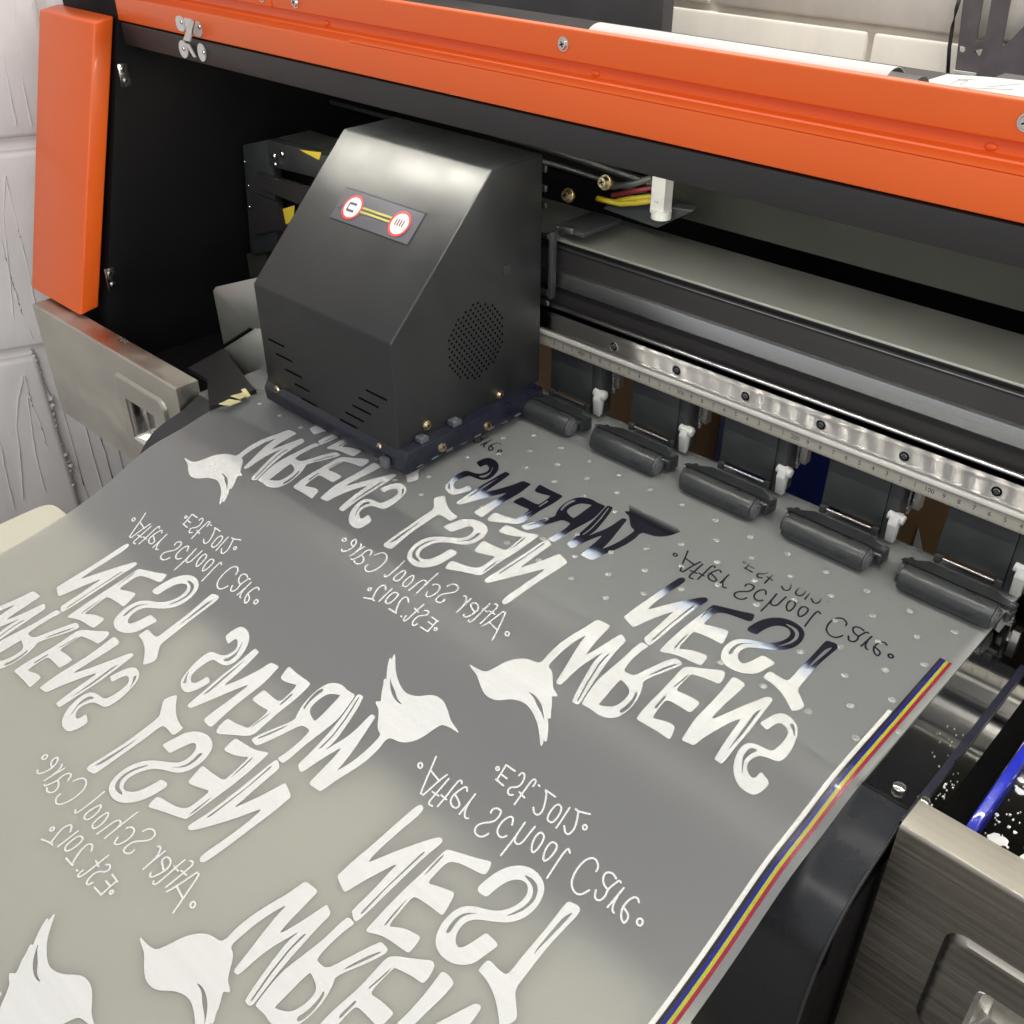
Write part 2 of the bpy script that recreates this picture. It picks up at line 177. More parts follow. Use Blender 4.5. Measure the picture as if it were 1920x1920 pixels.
[(-17273,40230),(-17235,40263),(-17185,40292),(-17124,40315),(-17051,40334),(-16966,40348),(-16879,40351),(-16789,40345),(-16696,40329),(-16600,40302),(-16506,40269),(-16415,40229),(-16325,40183),(-16237,40130),(-16154,40065),(-16076,39987),(-16002,39897),(-15932,39794),(-15867,39681),(-15806,39558),(-15749,39426),(-15695,39284),(-15647,39144),(-15602,39007),(-15562,38871),(-15526,38737),(-15495,38603),(-15468,38468),(-15446,38332),(-15429,38195),(-15417,38063),(-15412,37937),(-15412,37816),(-15418,37701),(-15429,37599),(-15446,37511),(-15469,37437),(-15498,37376),(-15529,37324),(-15564,37281),(-15601,37247),(-15640,37222),(-15695,37198),(-15764,37175),(-15849,37154),(-15948,37133),(-16044,37112),(-16137,37090),(-16226,37068),(-16313,37044),(-16390,37014),(-16458,36980),(-16517,36939),(-16567,36894),(-16614,36838),(-16657,36773),(-16696,36698),(-16732,36614),(-16759,36528),(-16777,36442),(-16786,36356),(-16786,36268),(-16779,36187),(-16765,36113),(-16745,36044),(-16718,35982),(-16682,35922),(-16639,35865),(-16588,35811),(-16528,35758),(-16467,35711),(-16404,35668),(-16340,35631),(-16273,35598),(-16213,35576),(-16161,35564),(-16115,35563),(-16076,35572),(-16043,35590),(-16016,35618),(-15995,35655),(-15981,35701),(-15970,35754),(-15964,35814),(-15962,35880),(-15965,35953),(-15962,36013),(-15955,36058),(-15943,36088),(-15904,36115),(-15847,36113),(-15812,36102),(-15767,36086),(-15713,36067),(-15650,36045),(-15577,36018),(-15509,35991),(-15446,35964),(-15389,35937),(-15336,35910),(-15293,35871),(-15261,35820),(-15239,35758),(-15227,35685),(-15221,35607),(-15219,35525),(-15222,35439),(-15230,35348),(-15242,35263),(-15257,35183),(-15275,35109),(-15298,35040),(-15322,34975),(-15349,34914),(-15377,34856),(-15409,34801),(-15445,34755),(-15487,34717),(-15534,34687),(-15586,34666),(-15653,34649),(-15734,34636),(-15829,34629),(-15939,34625),(-16046,34631),(-16151,34646),(-16254,34671),(-16355,34705),(-16453,34745),(-16547,34793),(-16637,34848),(-16723,34909),(-16809,34980),(-16893,35059),(-16976,35146),(-17057,35243),(-17134,35342),(-17206,35445),(-17273,35551),(-17335,35661),(-17392,35780),(-17446,35907),(-17496,36044),(-17541,36190),(-17577,36329),(-17603,36459),(-17620,36582),(-17627,36698),(-17625,36805),(-17614,36903),(-17595,36991),(-17566,37071),(-17530,37144),(-17486,37210),(-17435,37268),(-17376,37319),(-17317,37362),(-17259,37396),(-17201,37422),(-17143,37440),(-17074,37456),(-16992,37472),(-16899,37487),(-16794,37501),(-16699,37513),(-16614,37523),(-16539,37530),(-16475,37536),(-16415,37545),(-16361,37558),(-16313,37575),(-16269,37595),(-16231,37623),(-16197,37659),(-16168,37702),(-16143,37752),(-16122,37816),(-16103,37894),(-16087,37985),(-16075,38090),(-16067,38204),(-16064,38326),(-16065,38456),(-16072,38594),(-16082,38723),(-16096,38842),(-16113,38951),(-16134,39051),(-16159,39138),(-16189,39215),(-16222,39279),(-16260,39332),(-16306,39382),(-16361,39430),(-16423,39475),(-16495,39517),(-16564,39551),(-16630,39576),(-16694,39592),(-16756,39599),(-16812,39596),(-16861,39583),(-16904,39560),(-16941,39526),(-16976,39480),(-17009,39420),(-17039,39348),(-17067,39263),(-17089,39178),(-17106,39094),(-17118,39011),(-17124,38929),(-17132,38859),(-17141,38801),(-17153,38755),(-17166,38721),(-17187,38697),(-17215,38681),(-17250,38675),(-17292,38678),(-17345,38689),(-17410,38709),(-17486,38737),(-17573,38773),(-17639,38806),(-17684,38836),(-17708,38863),(-17708,38932),(-17699,39000),(-17684,39092),(-17663,39206),(-17640,39318),(-17616,39429),(-17591,39538),(-17564,39646),(-17532,39750),(-17495,39850),(-17452,39947),(-17403,40040),(-17358,40118),(-17314,40182)],
[(-28527,46628),(-28415,46614),(-28329,46559),(-28268,46464),(-28233,46329),(-28224,46153),(-28223,45970),(-28231,45779),(-28247,45581),(-28273,45375),(-28293,45164),(-28309,44949),(-28323,44689),(-28333,44385),(-28341,44130),(-28349,43926),(-28356,43733),(-28364,43549),(-28365,43355),(-28358,43152),(-28342,42911),(-28317,42634),(-28283,42473),(-28241,42428),(-28187,42472),(-28123,42606),(-28051,42758),(-27973,42926),(-27871,43148),(-27746,43423),(-27634,43661),(-27534,43861),(-27428,44066),(-27316,44275),(-27205,44477),(-27097,44673),(-26971,44895),(-26829,45142),(-26708,45344),(-26609,45501),(-26517,45639),(-26431,45758),(-26347,45843),(-26267,45894),(-26189,45911),(-26114,45893),(-26055,45859),(-26014,45810),(-25990,45745),(-25983,45663),(-25985,45552),(-25996,45411),(-26015,45240),(-26043,45039),(-26066,44832),(-26082,44620),(-26093,44376),(-26099,44099),(-26102,43849),(-26104,43625),(-26104,43313),(-26103,42913),(-26101,42601),(-26098,42377),(-26094,42063),(-26087,41658),(-26082,41343),(-26078,41119),(-26074,40849),(-26068,40532),(-26068,40292),(-26071,40128),(-26079,39994),(-26090,39889),(-26109,39810),(-26136,39754),(-26171,39723),(-26214,39716),(-26271,39724),(-26344,39747),(-26431,39784),(-26533,39837),(-26614,39882),(-26675,39922),(-26716,39956),(-26737,39983),(-26753,40034),(-26766,40110),(-26773,40211),(-26777,40336),(-26781,40485),(-26787,40659),(-26795,40913),(-26806,41247),(-26818,41525),(-26832,41748),(-26852,42011),(-26879,42311),(-26899,42565),(-26912,42772),(-26920,42970),(-26925,43160),(-26948,43250),(-26989,43240),(-27054,43115),(-27141,42876),(-27221,42650),(-27294,42439),(-27373,42200),(-27459,41933),(-27531,41692),(-27591,41476),(-27662,41189),(-27745,40829),(-27808,40592),(-27851,40479),(-27892,40419),(-27928,40412),(-28009,40424),(-28134,40456),(-28313,40513),(-28549,40593),(-28723,40662),(-28835,40721),(-28898,40773),(-28912,40819),(-28922,40909),(-28930,41043),(-28935,41305),(-28939,41693),(-28938,41999),(-28932,42223),(-28917,42523),(-28894,42899),(-28878,43200),(-28868,43423),(-28858,43759),(-28847,44224),(-28838,44560),(-28829,44784),(-28818,45045),(-28803,45343),(-28787,45604),(-28771,45827),(-28751,46060),(-28728,46304),(-28683,46478),(-28617,46582)],
[(-25454,45636),(-25417,45662),(-25345,45698),(-25239,45746),(-25100,45804),(-24927,45874),(-24744,45946),(-24553,46020),(-24345,46100),(-24120,46185),(-23914,46268),(-23728,46347),(-23553,46428),(-23390,46508),(-23259,46565),(-23159,46599),(-23090,46609),(-23052,46596),(-23014,46559),(-22976,46499),(-22937,46415),(-22898,46307),(-22868,46210),(-22848,46123),(-22836,46047),(-22835,45982),(-22852,45926),(-22889,45880),(-22944,45842),(-23019,45815),(-23123,45785),(-23256,45753),(-23418,45720),(-23609,45684),(-23789,45647),(-23958,45608),(-24117,45567),(-24265,45525),(-24399,45477),(-24520,45424),(-24627,45365),(-24720,45301),(-24795,45231),(-24852,45153),(-24890,45068),(-24910,44976),(-24924,44866),(-24932,44737),(-24934,44590),(-24931,44425),(-24925,44264),(-24918,44109),(-24908,43959),(-24897,43815),(-24859,43720),(-24794,43674),(-24702,43678),(-24583,43731),(-24461,43784),(-24338,43835),(-24212,43886),(-24085,43936),(-23962,43982),(-23843,44024),(-23728,44062),(-23617,44096),(-23524,44116),(-23449,44123),(-23391,44116),(-23351,44096),(-23309,44043),(-23265,43957),(-23220,43838),(-23172,43687),(-23127,43541),(-23086,43399),(-23048,43263),(-23013,43132),(-22994,43029),(-22989,42953),(-23000,42906),(-23026,42886),(-23081,42869),(-23164,42855),(-23275,42845),(-23416,42837),(-23558,42828),(-23703,42817),(-23851,42804),(-24000,42789),(-24149,42772),(-24297,42753),(-24444,42733),(-24591,42711),(-24706,42683),(-24790,42649),(-24844,42609),(-24866,42564),(-24877,42479),(-24878,42353),(-24867,42188),(-24845,41983),(-24822,41774),(-24796,41561),(-24764,41304),(-24725,41006),(-24677,40818),(-24619,40740),(-24547,40736),(-24461,40804),(-24367,40871),(-24267,40937),(-24159,41003),(-24045,41068),(-23928,41126),(-23810,41175),(-23689,41216),(-23567,41250),(-23449,41280),(-23336,41307),(-23227,41331),(-23123,41351),(-23038,41342),(-22973,41302),(-22927,41234),(-22900,41135),(-22877,41026),(-22855,40907),(-22837,40778),(-22821,40639),(-22819,40530),(-22831,40451),(-22857,40403),(-22896,40385),(-22959,40367),(-23044,40349),(-23152,40332),(-23284,40314),(-23428,40296),(-23585,40276),(-23754,40256),(-23937,40234),(-24109,40207),(-24270,40173),(-24421,40132),(-24560,40086),(-24696,40033),(-24827,39973),(-24953,39908),(-25075,39836),(-25174,39785),(-25251,39757),(-25305,39750),(-25336,39765),(-25362,39791),(-25383,39828),(-25398,39876),(-25408,39935),(-25420,40035),(-25433,40176),(-25454,40431),(-25483,40799),(-25504,41095),(-25517,41319),(-25533,41647),(-25551,42078),(-25561,42406),(-25562,42630),(-25556,42926),(-25543,43295),(-25533,43591),(-25528,43815),(-25524,44048),(-25520,44291),(-25518,44524),(-25516,44748),(-25514,44988),(-25513,45245),(-25502,45436),(-25483,45561)],
[(-22630,45212),(-22633,45257),(-22630,45330),(-22623,45432),(-22610,45562),(-22593,45720),(-22568,45883),(-22535,46051),(-22495,46222),(-22448,46399),(-22388,46566),(-22316,46724),(-22231,46873),(-22134,47013),(-22030,47141),(-21918,47258),(-21800,47364),(-21675,47458),(-21547,47537),(-21416,47600),(-21283,47648),(-21147,47681),(-21010,47700),(-20871,47705),(-20732,47697),(-20591,47675),(-20460,47645),(-20338,47607),(-20226,47559),(-20124,47503),(-20029,47437),(-19944,47360),(-19866,47273),(-19797,47176),(-19735,47067),(-19680,46946),(-19633,46813),(-19592,46668),(-19563,46518),(-19545,46365),(-19538,46206),(-19543,46044),(-19560,45887),(-19589,45735),(-19630,45589),(-19684,45449),(-19745,45316),(-19814,45189),(-19889,45071),(-19972,44959),(-20065,44852),(-20166,44751),(-20277,44654),(-20397,44563),(-20520,44475),(-20645,44391),(-20772,44310),(-20901,44233),(-21029,44154),(-21157,44072),(-21283,43990),(-21408,43905),(-21514,43819),(-21599,43733),(-21665,43646),(-21711,43557),(-21748,43467),(-21775,43374),(-21792,43280),(-21800,43183),(-21799,43084),(-21788,42984),(-21768,42881),(-21738,42776),(-21701,42679),(-21655,42588),(-21601,42505),(-21539,42430),(-21472,42367),(-21398,42317),(-21318,42280),(-21233,42255),(-21157,42253),(-21091,42273),(-21034,42315),(-20987,42380),(-20941,42466),(-20896,42574),(-20852,42703),(-20809,42853),(-20769,43003),(-20732,43153),(-20697,43304),(-20666,43454),(-20630,43567),(-20590,43643),(-20545,43683),(-20496,43685),(-20413,43685),(-20297,43683),(-20146,43679),(-19961,43672),(-19825,43648),(-19737,43607),(-19697,43547),(-19706,43470),(-19720,43376),(-19740,43263),(-19767,43133),(-19799,42985),(-19829,42843),(-19857,42708),(-19883,42581),(-19906,42459),(-19936,42348),(-19971,42246),(-20013,42153),(-20060,42070),(-20117,41988),(-20184,41906),(-20261,41825),(-20347,41744),(-20444,41670),(-20551,41602),(-20669,41540),(-20796,41485),(-20925,41441),(-21056,41408),(-21187,41387),(-21320,41377),(-21451,41379),(-21580,41393),(-21708,41419),(-21834,41457),(-21952,41504),(-22060,41562),(-22159,41631),(-22249,41709),(-22334,41804),(-22413,41915),(-22488,42044),(-22558,42188),(-22615,42338),(-22659,42492),(-22690,42652),(-22708,42816),(-22716,42976),(-22715,43130),(-22703,43280),(-22681,43426),(-22649,43560),(-22605,43683),(-22551,43794),(-22486,43894),(-22411,43989),(-22325,44078),(-22229,44161),(-22123,44238),(-22008,44311),(-21884,44380),(-21752,44445),(-21610,44506),(-21476,44570),(-21350,44635),(-21232,44702),(-21122,44772),(-21021,44845),(-20928,44922),(-20844,45001),(-20768,45085),(-20695,45179),(-20626,45284),(-20560,45400),(-20498,45527),(-20446,45655),(-20404,45786),(-20373,45918),(-20352,46052),(-20345,46180),(-20351,46301),(-20370,46416),(-20402,46523),(-20447,46620),(-20505,46705),(-20574,46779),(-20656,46842),(-20739,46887),(-20822,46914),(-20906,46923),(-20990,46913),(-21076,46891),(-21164,46855),(-21254,46806),(-21345,46744),(-21427,46672),(-21501,46591),(-21565,46500),(-21621,46401),(-21671,46288),(-21717,46163),(-21758,46025),(-21794,45873),(-21823,45728),(-21847,45589),(-21864,45456),(-21876,45329),(-21890,45228),(-21907,45151),(-21926,45100),(-21949,45074),(-21996,45051),(-22067,45030),(-22163,45012),(-22283,44996),(-22384,44995),(-22464,45008),(-22525,45037),(-22566,45080),(-22597,45124),(-22618,45168)],
[(-18404,47560),(-18365,47579),(-18309,47598),(-18235,47620),(-18143,47642),(-18034,47666),(-17940,47675),(-17861,47671),(-17797,47652),(-17749,47619),(-17709,47574),(-17679,47519),(-17657,47452),(-17645,47374),(-17640,47273),(-17641,47150),(-17650,47003),(-17665,46833),(-17679,46650),(-17692,46453),(-17708,46169),(-17726,45799),(-17735,45502),(-17737,45278),(-17733,45030),(-17723,44759),(-17712,44513),(-17699,44294),(-17685,44077),(-17668,43862),(-17652,43645),(-17636,43426),(-17620,43186),(-17602,42926),(-17566,42718),(-17513,42563),(-17440,42441),(-17347,42353),(-17241,42255),(-17120,42146),(-16985,42028),(-16836,41899),(-16721,41789),(-16640,41698),(-16593,41625),(-16580,41571),(-16578,41508),(-16586,41435),(-16605,41353),(-16635,41261),(-16670,41174),(-16711,41093),(-16757,41016),(-16809,40944),(-16856,40894),(-16897,40864),(-16933,40856),(-16963,40868),(-17019,40905),(-17100,40966),(-17208,41052),(-17340,41162),(-17477,41267),(-17618,41369),(-17763,41466),(-17912,41559),(-18059,41643),(-18204,41718),(-18347,41783),(-18488,41840),(-18625,41889),(-18759,41931),(-18889,41966),(-19015,41994),(-19131,42014),(-19237,42027),(-19333,42032),(-19420,42029),(-19487,42047),(-19536,42087),(-19566,42149),(-19578,42232),(-19585,42321),(-19588,42417),(-19586,42520),(-19580,42630),(-19550,42710),(-19496,42762),(-19418,42786),(-19317,42780),(-19212,42774),(-19105,42768),(-18994,42761),(-18880,42753),(-18772,42751),(-18671,42755),(-18577,42764),(-18489,42778),(-18421,42811),(-18373,42861),(-18344,42930),(-18336,43017),(-18334,43138),(-18339,43293),(-18351,43494),(-18370,43742),(-18384,43978),(-18394,44202),(-18401,44500),(-18406,44872),(-18411,45170),(-18417,45394),(-18426,45670),(-18440,45998),(-18451,46271),(-18461,46491),(-18471,46708),(-18482,46922),(-18488,47101),(-18489,47245),(-18485,47352),(-18476,47424),(-18459,47483),(-18436,47528)]]
HOLES=[[(-29469,32397),(-29288,32443),(-29079,32446),(-28843,32406),(-28608,32334),(-28332,32212),(-28114,32082),(-27901,31917),(-27720,31759),(-27560,31600),(-27487,31515),(-27501,31506),(-27566,31550),(-27683,31647),(-27853,31743),(-28077,31838),(-28281,31927),(-28465,32010),(-28627,32099),(-28768,32194),(-28923,32268),(-29092,32320),(-29272,32353),(-29463,32367)],
[(-27580,37592),(-27545,37583),(-27519,37451),(-27467,36666),(-27432,36413),(-27205,35361),(-27142,35113),(-26751,33784),(-26735,33653),(-26776,33636),(-26835,33750),(-27203,34922),(-27269,35169),(-27537,36404),(-27576,36657),(-27630,37277),(-27630,37453),(-27608,37548)],
[(-25640,36462),(-25458,36420),(-25274,36365),(-25087,36297),(-24938,36209),(-24828,36102),(-24753,35954),(-24711,35764),(-24692,35569),(-24695,35370),(-24721,35167),(-24768,34959),(-24826,34797),(-24894,34682),(-24995,34575),(-25130,34476),(-25275,34390),(-25430,34315),(-25544,34274),(-25618,34265),(-25661,34351),(-25673,34531),(-25688,34749),(-25714,35147),(-25733,35402),(-25768,35827),(-25776,36065),(-25773,36285),(-25761,36417),(-25741,36461)],
[(-23948,39497),(-23992,39467),(-24070,39336),(-24221,39026),(-24319,38790),(-24471,38355),(-24545,38118),(-24610,37886),(-24628,37761),(-24601,37742),(-24544,37826),(-24458,38010),(-24368,38222),(-24171,38728),(-24080,38968),(-23957,39300),(-23916,39443),(-23923,39489)],
[(-24499,36327),(-24415,36310),(-24342,36232),(-24280,36093),(-24221,35899),(-24137,35524),(-24109,35282),(-24110,35048),(-24142,34838),(-24206,34652),(-24295,34589),(-24408,34649),(-24437,34786),(-24381,34999),(-24355,35234),(-24359,35595),(-24381,35818),(-24421,36007),(-24466,36160),(-24516,36277)],
[(-22939,39147),(-22960,38731),(-22974,38475),(-23001,38047),(-22990,37906),(-22953,37879),(-22921,37987),(-22897,38228),(-22876,38476),(-22852,38843),(-22858,39044),(-22886,39191),(-22908,39268),(-22925,39273)],
[(-22984,37083),(-22915,37077),(-22879,36946),(-22875,36630),(-22867,36381),(-22854,36138),(-22891,36031),(-22977,36060),(-23020,36202),(-23021,36505),(-23021,36746),(-23019,36972)],
[(-18228,39661),(-18159,38989),(-18134,38734),(-18047,37812),(-18037,37557),(-18059,36376),(-18069,36270),(-18087,36312),(-18106,36461),(-18188,37382),(-18210,37637),(-18288,38533),(-18313,38788),(-18362,39239),(-18342,39471),(-18274,39682)],
[(-16455,39890),(-16400,39990),(-16319,39991),(-16212,39895),(-16095,39759),(-15969,39584),(-15873,39423),(-15807,39275),(-15789,39206),(-15817,39216),(-15894,39303),(-16020,39468),(-16183,39623),(-16383,39768)],
[(-17028,37156),(-16928,37178),(-16860,37162),(-16824,37107),(-16842,37028),(-16913,36926),(-16966,36796),(-17001,36640),(-17023,36464),(-17032,36269),(-16983,36073),(-16876,35877),(-16779,35699),(-16692,35540),(-16656,35454),(-16671,35443),(-16747,35545),(-16947,35859),(-17071,36076),(-17182,36296),(-17246,36506),(-17263,36707),(-17259,36859),(-17234,36961),(-17185,37045),(-17114,37112)],
[(-26274,44634),(-26302,43677),(-26309,43421),(-26334,42176),(-26328,41920),(-26212,40282),(-26237,40176),(-26305,40220),(-26345,40370),(-26388,41538),(-26395,41793),(-26409,42790),(-26411,43046),(-26413,44201),(-26405,44436),(-26388,44651),(-26352,44759),(-26297,44761)],
[(-25359,45313),(-25317,45130),(-25296,44911),(-25298,44289),(-25304,44042),(-25317,43804),(-25339,43796),(-25369,44017),(-25395,44255),(-25440,44815),(-25433,45058),(-25397,45289)],
[(-25029,42272),(-24945,41732),(-24910,41478),(-24816,40685),(-24826,40567),(-24876,40585),(-24920,40721),(-24993,41215),(-25019,41470),(-25037,41802),(-25045,42047),(-25047,42281)],
[(-21095,47228),(-20893,47277),(-20682,47288),(-20461,47260),(-20272,47181),(-20114,47051),(-19989,46866),(-19874,46563),(-19845,46317),(-19894,45946),(-19965,45703),(-20121,45370),(-20247,45175),(-20391,45017),(-20408,45054),(-20285,45312),(-20189,45549),(-20088,45842),(-20046,46079),(-20044,46309),(-20085,46523),(-20169,46721),(-20295,46880),(-20463,47001),(-20658,47075),(-20878,47102),(-21041,47137),(-21145,47182)],
[(-21635,44162),(-21777,44060),(-21930,43938),(-22097,43795),(-22221,43627),(-22304,43436),(-22343,43212),(-22338,42940),(-22299,42689),(-22226,42439),(-22143,42362),(-22049,42455),(-22032,42607),(-22093,42817),(-22130,43050),(-22142,43308),(-22099,43539),(-22000,43746),(-21857,43937),(-21658,44125)],
[(-17899,47185),(-17897,46820),(-17904,46564),(-17946,45885),(-17962,45630),(-18011,44898),(-18017,44659),(-18014,44436),(-18034,44426),(-18079,44627),(-18105,44856),(-18131,45694),(-18135,45950),(-18131,46635),(-18081,46881),(-17950,47195)]]
